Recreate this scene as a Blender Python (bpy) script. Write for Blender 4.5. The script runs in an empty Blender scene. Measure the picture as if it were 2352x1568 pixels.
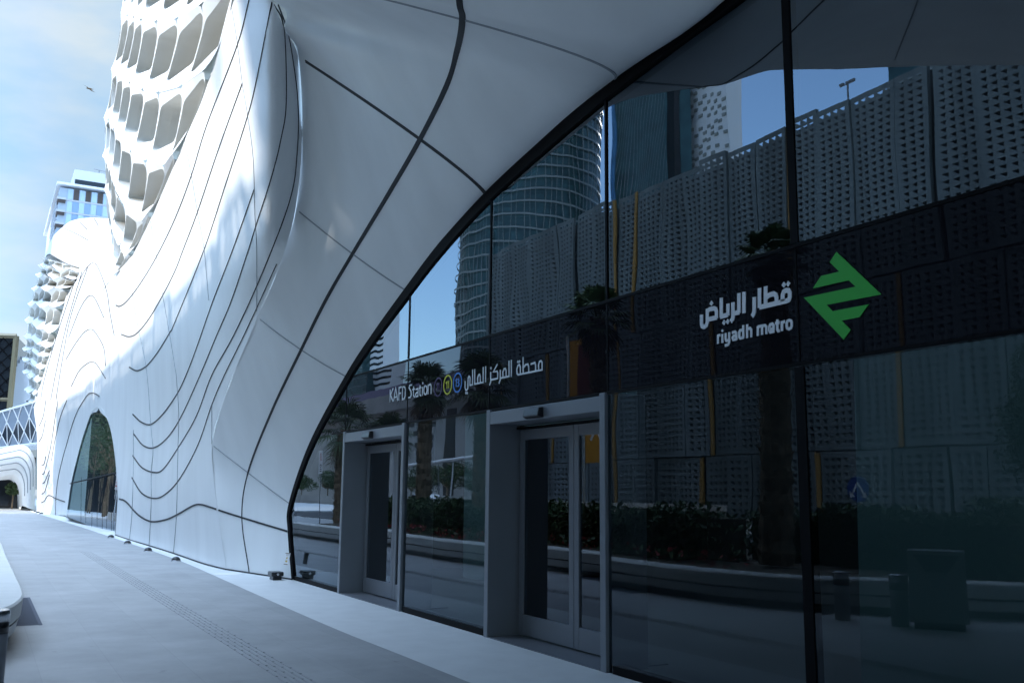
import bpy, math, random
import numpy as np
from mathutils import Matrix, Vector
random.seed(4); rng = np.random.default_rng(4)
S = bpy.context.scene; COL = S.collection

# ------------------------------------------------------------------ camera (survey of the photograph)
W, H, CX, CY, F = 2352, 1568, 1176, 784, 2155.0
_v1 = np.array([-48-CX, 1118-CY, F]); _v1 /= np.linalg.norm(_v1)
_vz = np.array([1320-CX, -12700-CY, F]); _vz /= np.linalg.norm(_vz)
_X = -_v1; _Z = _vz-np.dot(_vz, _v1)*_v1; _Z /= np.linalg.norm(_Z); _Y = np.cross(_Z, _X)
ROT = np.stack([_X, _Y, _Z]); EYE = np.array([0, 0, 1.6])
YG = 5.11                                   # the glass facade plane; x runs along it, y into the station, z up
cam = bpy.data.cameras.new('camera'); camo = bpy.data.objects.new('camera', cam); COL.objects.link(camo)
rt, up, bk = ROT @ [1, 0, 0], ROT @ [0, -1, 0], ROT @ [0, 0, -1]
camo.matrix_world = Matrix(((rt[0], up[0], bk[0], 0), (rt[1], up[1], bk[1], 0), (rt[2], up[2], bk[2], 1.6), (0, 0, 0, 1)))
cam.sensor_width = 36; cam.lens = 36*F/W; cam.clip_end = 3000; cam.clip_start = .05
cam.dof.use_dof = True; cam.dof.focus_distance = 15.0; cam.dof.aperture_fstop = 5.6
S.camera = camo
# ------------------------------------------------------------------ sky, sun, exposure
SUN = Vector((-0.67, -1.0, 0.511)).normalized()       # towards the sun
wd = bpy.data.worlds.new('World'); S.world = wd; wd.use_nodes = True
nt = wd.node_tree; nt.nodes.clear()
out = nt.nodes.new('ShaderNodeOutputWorld'); bg = nt.nodes.new('ShaderNodeBackground'); bg.inputs['Strength'].default_value = .15
sky = nt.nodes.new('ShaderNodeTexSky'); sky.sky_type = 'NISHITA'; sky.sun_disc = False
sky.sun_elevation = math.asin(SUN.z); sky.sun_rotation = math.atan2(SUN.x, SUN.y)
sky.air_density = 1.0; sky.dust_density = 0.0; sky.ozone_density = 3.0
tc = nt.nodes.new('ShaderNodeTexCoord'); mp = nt.nodes.new('ShaderNodeMapping'); mp.inputs['Scale'].default_value = (1.0, 1.0, 2.6)
no = nt.nodes.new('ShaderNodeTexNoise'); no.inputs['Scale'].default_value = 7; no.inputs['Detail'].default_value = 7
rp = nt.nodes.new('ShaderNodeValToRGB'); rp.color_ramp.elements[0].position = .34; rp.color_ramp.elements[1].position = .74
rp.color_ramp.elements[0].color = (.95, .95, .95, 1); rp.color_ramp.elements[1].color = (1, 1, 1, 1)
sx = nt.nodes.new('ShaderNodeSeparateXYZ'); mr = nt.nodes.new('ShaderNodeMapRange'); mr.inputs['From Min'].default_value = -.45; mr.inputs['From Max'].default_value = .05; mr.inputs['To Min'].default_value = 0
mrx = nt.nodes.new('ShaderNodeMapRange'); mrx.inputs['From Min'].default_value = -.55; mrx.inputs['From Max'].default_value = -.85; mux = nt.nodes.new('ShaderNodeMath'); mux.operation = 'MULTIPLY'
mu = nt.nodes.new('ShaderNodeMath'); mu.operation = 'MULTIPLY'; tint = nt.nodes.new('ShaderNodeMixRGB'); tint.blend_type = 'MULTIPLY'; tint.inputs['Fac'].default_value = 1; tint.inputs['Color2'].default_value = (.94, .99, 1.0, 1)
mx = nt.nodes.new('ShaderNodeMixRGB'); mx.inputs['Color2'].default_value = (1.22, 1.62, 1.95, 1)
L = nt.links.new
rc = nt.nodes.new('ShaderNodeValToRGB'); rc.color_ramp.elements[0].position = .36; rc.color_ramp.elements[1].position = .66; rc.color_ramp.elements[0].color = (.98, 1.46, 1.95, 1); rc.color_ramp.elements[1].color = (1.55, 1.80, 1.98, 1)
L(no.outputs['Fac'], rc.inputs[0]); L(rc.outputs[0], mx.inputs['Color2'])
L(tc.outputs['Generated'], mp.inputs['Vector']); L(mp.outputs[0], no.inputs['Vector']); L(no.outputs['Fac'], rp.inputs[0])
L(tc.outputs['Generated'], sx.inputs[0]); L(sx.outputs['Y'], mr.inputs['Value']); L(rp.outputs[0], mu.inputs[0]); L(mr.outputs[0], mux.inputs[0]); L(sx.outputs['X'], mrx.inputs['Value']); L(mrx.outputs[0], mux.inputs[1]); L(mux.outputs[0], mu.inputs[1])
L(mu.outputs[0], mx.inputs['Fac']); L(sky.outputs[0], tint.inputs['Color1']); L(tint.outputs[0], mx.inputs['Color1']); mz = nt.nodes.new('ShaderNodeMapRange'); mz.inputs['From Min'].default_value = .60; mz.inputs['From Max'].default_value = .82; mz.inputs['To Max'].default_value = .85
mxz = nt.nodes.new('ShaderNodeMixRGB'); mxz.inputs['Color2'].default_value = (9.5, 12.6, 17.0, 1)        # bright overhead veil, added to the sky to lift the ambient light
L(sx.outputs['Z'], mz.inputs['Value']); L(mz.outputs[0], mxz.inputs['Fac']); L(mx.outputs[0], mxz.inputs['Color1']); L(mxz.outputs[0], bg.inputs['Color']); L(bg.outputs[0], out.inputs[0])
sl = bpy.data.lights.new('sun', 'SUN'); sl.energy = 2.0; sl.angle = math.radians(.5); sl.color = (1, .95, .88)
so = bpy.data.objects.new('sun', sl); COL.objects.link(so); so.rotation_euler = SUN.to_track_quat('Z', 'Y').to_euler()
S.view_settings.view_transform = 'Standard'; S.view_settings.look = 'None'; S.view_settings.gamma = 1
S.view_settings.exposure = 1.58
S.cycles.max_bounces = 10; S.cycles.diffuse_bounces = 5; S.cycles.glossy_bounces = 5; S.cycles.transparent_max_bounces = 16

# ------------------------------------------------------------------ helpers
def ray(px, py):
    d = ROT @ np.array([px-CX, py-CY, F]); return d/np.linalg.norm(d)
def onY(px, py, y): d = ray(px, py); return EYE + d*(y/d[1])
def onX(px, py, x): d = ray(px, py); return EYE + d*(x/d[0])
def onZ(px, py, z=0): d = ray(px, py); return EYE + d*((z-1.6)/d[2])
def mir(p): p = np.array(p, float); return np.array([p[0], 2*YG-p[1], p[2]])
def mY(px, py, D): return mir(onY(px, py, D))        # something seen mirrored in the glass, D metres deep
def mZ(px, py, z=0): return mir(onZ(px, py, z))
def c2d(pts, ox, oy, s): return [((ox+x*s)/1.7415, (oy+y*s)/1.7415) for x, y in pts]

def link(o, parent=None, label=None, cat=None, group=None, kind=None):
    COL.objects.link(o)
    if parent is not None: o.parent = parent; o.matrix_parent_inverse = Matrix.Translation(-parent.location) if parent.type == 'EMPTY' and parent.rotation_euler.z == 0 else parent.matrix_basis.inverted()
    if label: o['label'] = label
    if cat: o['category'] = cat
    if group: o['group'] = group
    if kind: o['kind'] = kind
    return o
def thing(name, loc, label, cat, group=None):
    o = bpy.data.objects.new(name, None); o.location = [float(v) for v in loc]; o.empty_display_size = .2
    return link(o, None, label, cat, group)
class MB:
    def __init__(s): s.v = []; s.f = []; s.m = []
    def add(s, vs, fs, mi=0):
        b = len(s.v); s.v += [tuple(map(float, v)) for v in vs]; s.f += [tuple(b+i for i in f) for f in fs]; s.m += [mi]*len(fs); return s
    def box(s, a, b, mi=0):
        x0, y0, z0 = a; x1, y1, z1 = b
        return s.add([(x0,y0,z0),(x1,y0,z0),(x1,y1,z0),(x0,y1,z0),(x0,y0,z1),(x1,y0,z1),(x1,y1,z1),(x0,y1,z1)],
                     [(0,3,2,1),(4,5,6,7),(0,1,5,4),(1,2,6,5),(2,3,7,6),(3,0,4,7)], mi)
    def prism(s, poly, off, mi=0):
        n = len(poly); p = [np.array(q, float) for q in poly]; o = np.array(off, float)
        return s.add(p+[q+o for q in p], [tuple(range(n)), tuple(range(2*n-1, n-1, -1))]+[(i, i+n, (i+1) % n+n, (i+1) % n) for i in range(n)], mi)
    def tube(s, pts, r, n=8, mi=0, caps=True):
        P = [np.array(p, float) for p in pts]; R = r if hasattr(r, '__len__') else [r]*len(P); vs = []
        for i, p in enumerate(P):
            t = P[min(i+1, len(P)-1)]-P[max(i-1, 0)]; t /= np.linalg.norm(t)+1e-9
            a = np.cross(t, [0, 0, 1.]) if abs(t[2]) < .95 else np.cross(t, [1., 0, 0]); a /= np.linalg.norm(a); b = np.cross(t, a)
            vs += [p+R[i]*(a*math.cos(2*math.pi*k/n)+b*math.sin(2*math.pi*k/n)) for k in range(n)]
        fs = [(i*n+k, i*n+(k+1) % n, (i+1)*n+(k+1) % n, (i+1)*n+k) for i in range(len(P)-1) for k in range(n)]
        if caps: fs += [tuple(range(n))[::-1], tuple((len(P)-1)*n+k for k in range(n))]
        return s.add(vs, fs, mi)
    def lathe(s, c, prof, n=20, mi=0):
        vs = [(c[0]+r*math.cos(2*math.pi*k/n), c[1]+r*math.sin(2*math.pi*k/n), c[2]+z) for r, z in prof for k in range(n)]
        fs = [(i*n+k, i*n+(k+1) % n, (i+1)*n+(k+1) % n, (i+1)*n+k) for i in range(len(prof)-1) for k in range(n)]
        fs += [tuple(range(n))[::-1], tuple((len(prof)-1)*n+k for k in range(n))]
        return s.add(vs, fs, mi)
    def grid(s, A, mi=0):
        A = np.asarray(A); n, m = A.shape[:2]
        return s.add(A.reshape(-1, 3), [(i*m+j, i*m+j+1, (i+1)*m+j+1, (i+1)*m+j) for i in range(n-1) for j in range(m-1)], mi)
    def build(s, name, mats, parent=None, smooth=False, label=None, cat=None, group=None, kind=None, bevel=0, solid=0):
        me = bpy.data.meshes.new(name); me.from_pydata(s.v, [], s.f); me.update()
        mats = mats if isinstance(mats, (list, tuple)) else [mats]
        for m in mats: me.materials.append(m)
        if len(mats) > 1: me.polygons.foreach_set('material_index', s.m)
        if smooth: me.polygons.foreach_set('use_smooth', [True]*len(me.polygons))
        o = bpy.data.objects.new(name, me)
        if solid: md = o.modifiers.new('solid', 'SOLIDIFY'); md.thickness = solid; md.offset = 0
        if bevel: md = o.modifiers.new('bevel', 'BEVEL'); md.width = bevel; md.segments = 2; md.limit_method = 'ANGLE'
        return link(o, parent, label, cat, group, kind)
def crom(P, n=8, closed=False):
    P = [np.array(p, float) for p in P]; o = []
    for i in range(len(P)-1):
        a = P[i-1] if i else 2*P[0]-P[1]; b, c = P[i], P[i+1]; d = P[i+2] if i+2 < len(P) else 2*P[-1]-P[-2]
        for k in range(n):
            t = k/n; o.append(.5*((2*b)+(c-a)*t+(2*a-5*b+4*c-d)*t*t+(3*b-a-3*c+d)*t**3))
    o.append(P[-1]); return np.array(o)

def mat(name, col, rough=.5, metal=0, noise=0, nscale=8, bump=0, bscale=60, spec=.5, detail=6, coat=0, stretch=None):
    m = bpy.data.materials.new(name); m.use_nodes = True; n = m.node_tree.nodes; l = m.node_tree.links.new; b = n['Principled BSDF']
    b.inputs['Base Color'].default_value = (*col, 1); b.inputs['Roughness'].default_value = rough; b.inputs['Metallic'].default_value = metal
    b.inputs['Specular IOR Level'].default_value = spec; b.inputs['Coat Weight'].default_value = coat
    t = n.new('ShaderNodeTexCoord'); vec = t.outputs['Object']
    if stretch:
        mpn = n.new('ShaderNodeMapping'); mpn.inputs['Scale'].default_value = stretch; l(vec, mpn.inputs[0]); vec = mpn.outputs[0]
    if noise:
        x = n.new('ShaderNodeTexNoise'); x.inputs['Scale'].default_value = nscale; x.inputs['Detail'].default_value = detail; l(vec, x.inputs['Vector'])
        r = n.new('ShaderNodeMapRange'); r.inputs['From Min'].default_value = .3; r.inputs['From Max'].default_value = .7
        r.inputs['To Min'].default_value = 1-noise; r.inputs['To Max'].default_value = 1+noise; l(x.outputs['Fac'], r.inputs['Value'])
        mm = n.new('ShaderNodeMixRGB'); mm.blend_type = 'MULTIPLY'; mm.inputs['Fac'].default_value = 1; mm.inputs['Color1'].default_value = (*col, 1)
        l(r.outputs[0], mm.inputs['Color2']); l(mm.outputs[0], b.inputs['Base Color'])
    if bump:
        x = n.new('ShaderNodeTexNoise'); x.inputs['Scale'].default_value = bscale; x.inputs['Detail'].default_value = 5; l(vec, x.inputs['Vector'])
        bb = n.new('ShaderNodeBump'); bb.inputs['Strength'].default_value = bump; bb.inputs['Distance'].default_value = .02; l(x.outputs['Fac'], bb.inputs['Height']); l(bb.outputs[0], b.inputs['Normal'])
    return m
def glass_mat(name, tint, ior, gcol, wave=.02, wscale=.6, opaque=None):
    m = bpy.data.materials.new(name); m.use_nodes = True; n = m.node_tree.nodes; l = m.node_tree.links.new; n.clear()
    o = n.new('ShaderNodeOutputMaterial'); mixs = n.new('ShaderNodeMixShader'); g = n.new('ShaderNodeBsdfGlossy'); g.inputs['Roughness'].default_value = 0; g.inputs['Color'].default_value = (*gcol, 1)
    if opaque: t = n.new('ShaderNodeBsdfDiffuse'); t.inputs['Color'].default_value = (*opaque, 1)
    else: t = n.new('ShaderNodeBsdfTransparent'); t.inputs['Color'].default_value = (*tint, 1)
    fr = n.new('ShaderNodeFresnel'); fr.inputs['IOR'].default_value = ior
    tcn = n.new('ShaderNodeTexCoord'); mpn = n.new('ShaderNodeMapping'); mpn.inputs['Scale'].default_value = (1.6, 1, .8); x = n.new('ShaderNodeTexNoise'); x.inputs['Scale'].default_value = wscale; x.inputs['Detail'].default_value = 1
    bb = n.new('ShaderNodeBump'); bb.inputs['Strength'].default_value = 1; bb.inputs['Distance'].default_value = wave
    l(tcn.outputs['Object'], mpn.inputs[0]); l(mpn.outputs[0], x.inputs['Vector']); l(x.outputs['Fac'], bb.inputs['Height']); l(bb.outputs[0], g.inputs['Normal'])
    l(fr.outputs[0], mixs.inputs[0]); l(t.outputs[0], mixs.inputs[1]); l(g.outputs[0], mixs.inputs[2]); l(mixs.outputs[0], o.inputs[0])
    return m
M = dict(
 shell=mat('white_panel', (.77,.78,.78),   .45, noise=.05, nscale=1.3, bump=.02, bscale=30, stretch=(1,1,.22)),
 cell=mat('shade_toned_recess', (.60,.59,.55), .6, noise=.03, nscale=1.5),  # cell recesses: shell white greyed down, shade put into the colour
 seam=mat('dark_gasket', (.028,.03,.034), .8),
 seam_thin=mat('thin_joint', (.30,.32,.34), .8),
 frame=mat('grey_aluminium', (.20,.215,.24), .42, metal=.2, noise=.03, nscale=3),
 black=mat('black_frame', (.006,.006,.007), .5, spec=.06),
 leaf_frame=mat('door_aluminium', (.17,.18,.20), .4, metal=.3),
 sensor=mat('sensor_plastic', (.015,.015,.018), .3),
 white=mat('white_lettering', (.82,.83,.85), .5),
 green=mat('green_film', (.03,.42,.035), .45),
 yellow=mat('yellow_film', (.75,.72,.05), .5), blue=mat('blue_film', (.06,.27,.75), .5), purple=mat('purple_film', (.05,.012,.10), .5),
 glass=glass_mat('tinted_glass', (.40,.50,.50), 2.25, (.78,.88,.98), .0017, .9),
 glass_low=glass_mat('lower_glass', (.44,.55,.55), 1.64, (.78,.88,.98), .0015, .9),
 glass_d=glass_mat('door_glass', (.36,.46,.47), 1.7, (.8,.88,.98), .001, .8),
 fascia=glass_mat('black_fascia_glass', (0,0,0), 1.27, (.8,.85,.95), .0016, .9, opaque=(.008,.008,.011)),
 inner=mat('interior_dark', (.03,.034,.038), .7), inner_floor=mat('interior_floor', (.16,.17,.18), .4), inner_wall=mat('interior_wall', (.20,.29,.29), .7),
 white_paving=mat('white_paving', (.64,.65,.65), .55, noise=.05, nscale=3, bump=.05),
 planter=mat('white_concrete', (.60,.60,.58), .6, noise=.05, nscale=3),
 steel=mat('brushed_steel', (.55,.56,.58), .25, metal=1),
 bin=mat('grey_green_metal', (.25,.275,.275), .5),
 perf=mat('perforated_metal', (.12,.14,.145), .5, metal=.2, noise=.28, nscale=.34, detail=1, stretch=(1,1,.12)), gold=mat('gold_strip', (.27,.14,.03), .45),
 soil=mat('planter_soil', (.06,.045,.03), .9, noise=.3, nscale=12), hedge=mat('hedge_leaf', (.045,.085,.022), .6, noise=.35, nscale=9),
 flower=mat('red_flower', (.35,.02,.02), .6), palm=mat('palm_leaf', (.075,.12,.045), .55, noise=.3, nscale=4), dead=mat('dry_palm_leaf', (.16,.12,.07), .8),
 bark=mat('palm_bark', (.19,.135,.085), .9, noise=.4, nscale=9, bump=.6, bscale=25), tree=mat('tree_leaf', (.04,.075,.02), .6, noise=.3, nscale=5),
 asphalt=mat('asphalt', (.055,.056,.06), .85, noise=.2, nscale=3, bump=.2, bscale=90), paint=mat('white_paint', (.75,.75,.73), .6),
 concrete=mat('pale_concrete', (.40,.37,.34), .8, noise=.12, nscale=.3), dark=mat('dark_glass', (.018,.022,.028), .06),
 tower=mat('tower_glass', (.035,.085,.095), .08, noise=.35, nscale=.25), tower_band=mat('tower_band', (.20,.23,.24), .4),
 tower_blue=mat('blue_tower_glass', (.10,.26,.50), .12, noise=.3, nscale=.2), wtower=mat('pale_tower_panel', (.72,.76,.82), .5), bronze=mat('bronze_frame', (.20,.15,.08), .4, metal=.4),
 orange=mat('orange_banner', (.62,.28,.02), .6), maroon=mat('maroon_banner', (.14,.02,.02), .6), signblue=mat('blue_sign', (.015,.06,.30), .4),
 red=mat('red_mark', (.5,.02,.02), .5), car=mat('white_car_paint', (.7,.7,.7), .25, coat=.5), tyre=mat('tyre', (.02,.02,.02), .9), grate=mat('grate_metal', (.09,.10,.12), .5, metal=.5),
 dirt=mat('sand_ground', (.42,.38,.32), .9, noise=.15, nscale=.2), membrane=mat('roof_membrane', (.10,.07,.12), .6), bridge=mat('bridge_glass', (.03,.04,.055), .06), bridge2=mat('bridge_screen', (.24,.29,.36), .25),
 tactile=mat('tactile_bars', (.315,.32,.325), .6),
 sticker=mat('sticker_white', (.8,.8,.8), .5), amber=mat('amber_print', (.55,.38,.03), .5),
)
def paving():
    m = bpy.data.materials.new('grey_paving'); m.use_nodes = True; n = m.node_tree.nodes; l = m.node_tree.links.new; b = n['Principled BSDF']; b.inputs['Roughness'].default_value = .62
    t = n.new('ShaderNodeTexCoord'); br = n.new('ShaderNodeTexBrick'); br.offset = .5
    br.inputs['Scale'].default_value = 1; br.inputs['Brick Width'].default_value = 1.2; br.inputs['Row Height'].default_value = .6; br.inputs['Mortar Size'].default_value = .004
    br.inputs['Color1'].default_value = (.305,.31,.316,1); br.inputs['Color2'].default_value = (.338,.342,.346,1); br.inputs['Mortar'].default_value = (.285,.29,.295,1); br.inputs['Mortar Smooth'].default_value = .3
    l(t.outputs['Object'], br.inputs['Vector'])
    x = n.new('ShaderNodeTexNoise'); x.inputs['Scale'].default_value = 1.3; x.inputs['Detail'].default_value = 8; x.inputs['Roughness'].default_value = .65; l(t.outputs['Object'], x.inputs['Vector'])
    r = n.new('ShaderNodeMapRange'); r.inputs['From Min'].default_value = .3; r.inputs['From Max'].default_value = .7; r.inputs['To Min'].default_value = .85; r.inputs['To Max'].default_value = 1.12; l(x.outputs['Fac'], r.inputs['Value'])
    x2 = n.new('ShaderNodeTexNoise'); x2.inputs['Scale'].default_value = 4; x2.inputs['Detail'].default_value = 3; l(t.outputs['Object'], x2.inputs['Vector'])
    r2 = n.new('ShaderNodeMapRange'); r2.inputs['From Min'].default_value = .68; r2.inputs['From Max'].default_value = .76; r2.inputs['To Min'].default_value = 1; r2.inputs['To Max'].default_value = .80; l(x2.outputs['Fac'], r2.inputs['Value'])
    a = n.new('ShaderNodeMath'); a.operation = 'MULTIPLY'; l(r.outputs[0], a.inputs[0]); l(r2.outputs[0], a.inputs[1])
    mm = n.new('ShaderNodeMixRGB'); mm.blend_type = 'MULTIPLY'; mm.inputs['Fac'].default_value = 1; l(br.outputs['Color'], mm.inputs['Color1']); l(a.outputs[0], mm.inputs['Color2']); l(mm.outputs[0], b.inputs['Base Color'])
    bb = n.new('ShaderNodeBump'); bb.inputs['Strength'].default_value = .15; bb.inputs['Distance'].default_value = .004; l(x.outputs['Fac'], bb.inputs['Height']); l(bb.outputs[0], b.inputs['Normal'])
    return m
M['paving'] = paving()

# ------------------------------------------------------------------ ground
MB().box((-900,-900,-.6), (900,900,-.13)).build('ground', M['dirt'], kind='structure')
MB().box((-75,-7,-.12), (40,40,0)).build('pavement', M['paving'], kind='structure')
MB().box((-140,-20,-.125), (60,-7.15,-.10)).build('road', M['asphalt'], kind='structure')
MB().box((-160,-60,-.125), (-75.02,40,-.02)).build('plaza', M['white_paving'], kind='structure')
MB().box((-75,-7.148,-.12), (40,-7.002,.02)).build('kerb', M['planter'], kind='structure')
edge = crom([(-74.9,3.2),(-68,3.3),(-48,3.75),(-34,3.98),(-23.3,4.1),(-18.7,4.0),(-17,3.95),(-11.3,3.79),(-7.4,3.78),(10,3.75)], 6)
mb = MB(); mb.add([(x,y,.004) for x, y in edge]+[(x,(5.13 if x > -18.6 else 9),.004) for x, y in edge], [(i,i+1,len(edge)+i+1,len(edge)+i) for i in range(len(edge)-1)])
mb.build('white_paving_strip', M['white_paving'], kind='structure')
mb = MB()
for r in range(5):
    y = 2.40+.055*r; x = -27+.07*r
    while x < 3: mb.box((x,y-.009,-.002), (x+.27,y+.009,.004)); mb.box((x+.283,y-.008,-.002), (x+.299,y+.008,.0052), 1); x += .31
mb.build('tactile_paving', [M['tactile'], mat('tactile_gap', (.16,.165,.175), .7)], kind='structure')

# ------------------------------------------------------------------ station shell: a depth field y(px,py) fitted to the surveyed points
CTRL = [(520,1308,4.5),(478,1299,4.38),(399,1271,4.40),(330,1250,4.33),(265,1229,4.25),(500,1170,4.3),(487,1020,4.2),(540,850,4.06),(592,728,4.04),(638,620,3.97),(665,540,3.82),(683,450,3.66),(692,360,3.55),(694,250,3.42),(688,150,3.26),(655,70,3.08),(625,0,3.0),(597,-70,2.8),
 (605,70,3.02),(610,150,3.14),(615,250,3.29),(615,360,3.43),(610,450,3.54),(600,540,3.64),(572,620,3.75),(528,728,3.88),(478,850,4.0),
 (400,1000,4.2),(300,1000,4.22),(269,1130,4.24),(400,700,3.92),(300,800,4.08),(500,500,3.70),(556,200,3.28),(529,0,3.02),(400,0,3.4),(286,0,3.7),(270,250,3.85),(250,480,4.0),(262,634,4.02),(450,300,3.52),(330,420,3.75),(215,760,4.12),(226,936,4.25),
 (86,1178,3.5),(152,1183,4.4),(160,1120,4.38),(185,1020,4.3),(86,1100,3.45),(85,1000,3.35),(77,905,3.25),(63,840,3.05),(64,740,3.1),(94,626,3.3),(118,550,3.5),(165,507,3.75),(205,500,3.95),(246,502,4.25),(152,681,3.75),(150,850,3.85),(190,600,3.95),(128,1150,4.15),(120,1000,3.85)]
CP = np.array(CTRL); _s = 500.
def _U(r2): return np.where(r2 > 0, .5*r2*np.log(r2+1e-12), 0)
_p = CP[:, :2]/_s; _n = len(_p); _K = _U(((_p[:, None]-_p[None])**2).sum(-1))+np.eye(_n)*.004; _P = np.c_[np.ones(_n), _p]
_sol = np.linalg.solve(np.block([[_K, _P], [_P.T, np.zeros((3, 3))]]), np.r_[CP[:, 2], np.zeros(3)])
def depth(px, py):
    q = np.array([px, py])/_s; u = _U(((_p-q)**2).sum(-1))
    a = min(1, max(0, (640-py)/160)); a = a*a*(3-2*a); x = (px-622)/8; crease = .45*a*8/65*(math.log1p(math.exp(x)) if x < 30 else x)   # the lip is folded back along a soft crease
    return float(u @ _sol[:_n]+_sol[_n]+_sol[_n+1]*q[0]+_sol[_n+2]*q[1])+crease
def sp(px, py, off=0): return onY(px, py, depth(px, py)+off)
def snorm(px, py):
    n = np.cross(sp(px+2, py)-sp(px-2, py), sp(px, py+2)-sp(px, py-2)); n /= np.linalg.norm(n)
    return n if np.dot(n, sp(px, py)-EYE) < 0 else -n

station = thing('station_building', (-20, 5, 0), 'white sculpted station building with sweeping arches over dark glass', 'building')
def patch(rows, n=70, per=8):
    A = crom([r[0] for r in rows], per); B = crom([r[-1] for r in rows], per)
    return np.array([[sp(*(a+(b-a)*k/n)) for k in range(n+1)] for a, b in zip(A, B)])
RA = [((265,1229),(520,1308)),((269,1130),(500,1170)),((264,1050),(487,1020)),((250,970),(516,915)),((226,936),(540,850)),((215,860),(592,728)),((212,760),(640,615)),((225,690),(668,530)),((262,634),(683,450)),((311,574),(692,360)),((374,440),(694,250)),((425,319),(685,130)),((473,205),(655,70)),((529,0),(625,0)),((545,-70),(597,-70))]
RB = [((84,1179),(152,1183)),((86,1100),(160,1120)),((85,1000),(185,1020)),((78,940),(207,955)),((80,912),(226,936)),((93,882),(215,860)),((112,820),(212,760)),((137,740),(216,720)),((152,681),(225,690)),((178,640),(240,660)),((183,614),(262,634))]
hood_lo = [(104,592),(117,585),(152,604),(183,614),(225,628),(262,634)]; hood_hi = [(103,590),(118,550),(140,525),(165,507),(205,500),(250,502)]
PA, PB = patch(RA), patch(RB, 30)
lo, hi = crom(hood_lo, 6), crom(hood_hi, 6)
PC = np.array([[sp(*(a+(b-a)*k/14)) for k in range(15)] for a, b in zip(lo, hi)])
MB().grid(PA).build('front_wall', M['shell'], station, True)
MB().grid(PB).build('side_bay_wall', M['shell'], station, True)
MB().grid(PC).build('hood', M['shell'], station, True)
# the shell carries on behind its outer edges
S2 = crom([(84,1179),(86,1100),(85,1000),(75,920),(64,840),(64,740),(76,680),(94,620),(103,590),(118,550),(140,525),(165,507),(205,500),(250,502)], 5)
S1 = crom([(266,600),(256,549),(247,500),(243,440),(242,385),(241,293),(252,278),(256,205),(262,165),(270,110),(286,0),(292,-60)], 4)
MB().grid([[sp(*q), sp(*q)+np.array([-2.,4,-.4]), sp(*q)+np.array([-3.,14,-1.5])] for q in S2]).build('return_wall', M['shell'], station, True)
MB().grid([[sp(*q), sp(*q)+np.array([-.6,3,0]), sp(*q)+np.array([-.6,14,-1.])] for q in S1]).build('return_wall', M['shell'], station, True)

# soffit between the glass edge G, the centre seam Mid and the lip L
st = [((674,1331),(573,1315),(520,1308)),((665,1221),(556,1188),(500,1170)),((667,1157),(570,1085),(487,1020)),((714,1020),(624,945),(540,850)),((797,865),(692,803),(592,728)),((860,768),(748,690),(640,615)),((933,667),(810,583),(680,480)),((1010,565),(890,450),(694,300)),((1115,445),(965,320),(685,130)),((1250,320),(1026,197),(655,70)),((1330,250),(1049,120),(625,0))]
G3 = [onY(*s[0], YG-.02) for s in st]; L3 = [sp(*s[2]) for s in st]
M3 = [onY(*s[1], .5*YG+.5*depth(*s[2])+(-.09 if k < 2 else -.03 if k < 5 else .03)) for k, s in enumerate(st)]
G3[0][2] = max(G3[0][2], -.02)
def P3(*a): return np.array(a, float)
st2 = [(onY(1410,183,YG-.02), onY(1062,45,3.64), P3(-12.25,.8,8.6)), (onY(1650,0,YG-.02), onY(1056,-55,3.36), P3(-12.0,-1.6,9.3)), (P3(-3.6,YG-.02,5.75), P3(-5.2,2.6,7.1), P3(-10.3,-3.2,9.1)),
       (P3(0,YG-.02,5.0), P3(-1.2,2.4,6.0), P3(-6.2,-3.5,7.6)), (P3(3.5,YG-.02,3.4), P3(2.9,2.4,4.3), P3(0,-2.6,5.4)), (P3(6,YG-.02,0), P3(6.8,3.3,0), P3(6.5,-.6,0))]
G3 += [a[0] for a in st2]; M3 += [a[1] for a in st2]; L3 += [a[2] for a in st2]
per = 10; Gc, Mc, Lc = crom(G3, per), crom(M3, per), crom(L3, per)
def sof(i, u): return Gc[i]*(1-u)*(1-2*u)+4*u*(1-u)*Mc[i]+Lc[i]*u*(2*u-1)
SG = np.array([[sof(i, k/24) for k in range(25)] for i in range(len(Gc))])
MB().grid(SG).build('soffit', M['shell'], station, True)
MB().grid([[Lc[i], Lc[i]+P3(.2,.4,2.5), Lc[i]+P3(.5,1.5,9)] for i in range(10*per, len(Lc))]).build('upper_wall', M['shell'], station, True)

def ribbon3(pts, nrm, w, mb, h=.012):
    vs = []; n = len(pts)
    for i in range(n):
        t = pts[min(i+1, n-1)]-pts[max(i-1, 0)]; t = t/(np.linalg.norm(t)+1e-9); s = np.cross(nrm[i], t); s /= np.linalg.norm(s)+1e-9
        ww = w[i] if hasattr(w, '__len__') else w
        vs += [pts[i]-s*ww-nrm[i]*h, pts[i]-s*ww*.8+nrm[i]*h, pts[i]+s*ww*.8+nrm[i]*h, pts[i]+s*ww-nrm[i]*h]
    mb.add(vs, [(4*i+k, 4*i+k+1, 4*i+k+5, 4*i+k+4) for i in range(n-1) for k in range(3)])
def seam(px, w0, w1=None, m='seam', bottom=None):
    P = crom(px, 7); w1 = w0 if w1 is None else w1
    p3 = np.array([sp(*q) for q in P]); nr = np.array([snorm(*q) for q in P]); d = np.linalg.norm(p3-EYE, axis=1)
    px_w = 1.0*np.array([w0+(w1-w0)*(i/(len(P)-1)) for i in range(len(P))])
    mb = MB(); ribbon3(p3, nr, px_w*.5*d/F, mb, .0005*d.mean()); return mb.build('panel_seam', M[m], station)
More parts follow.
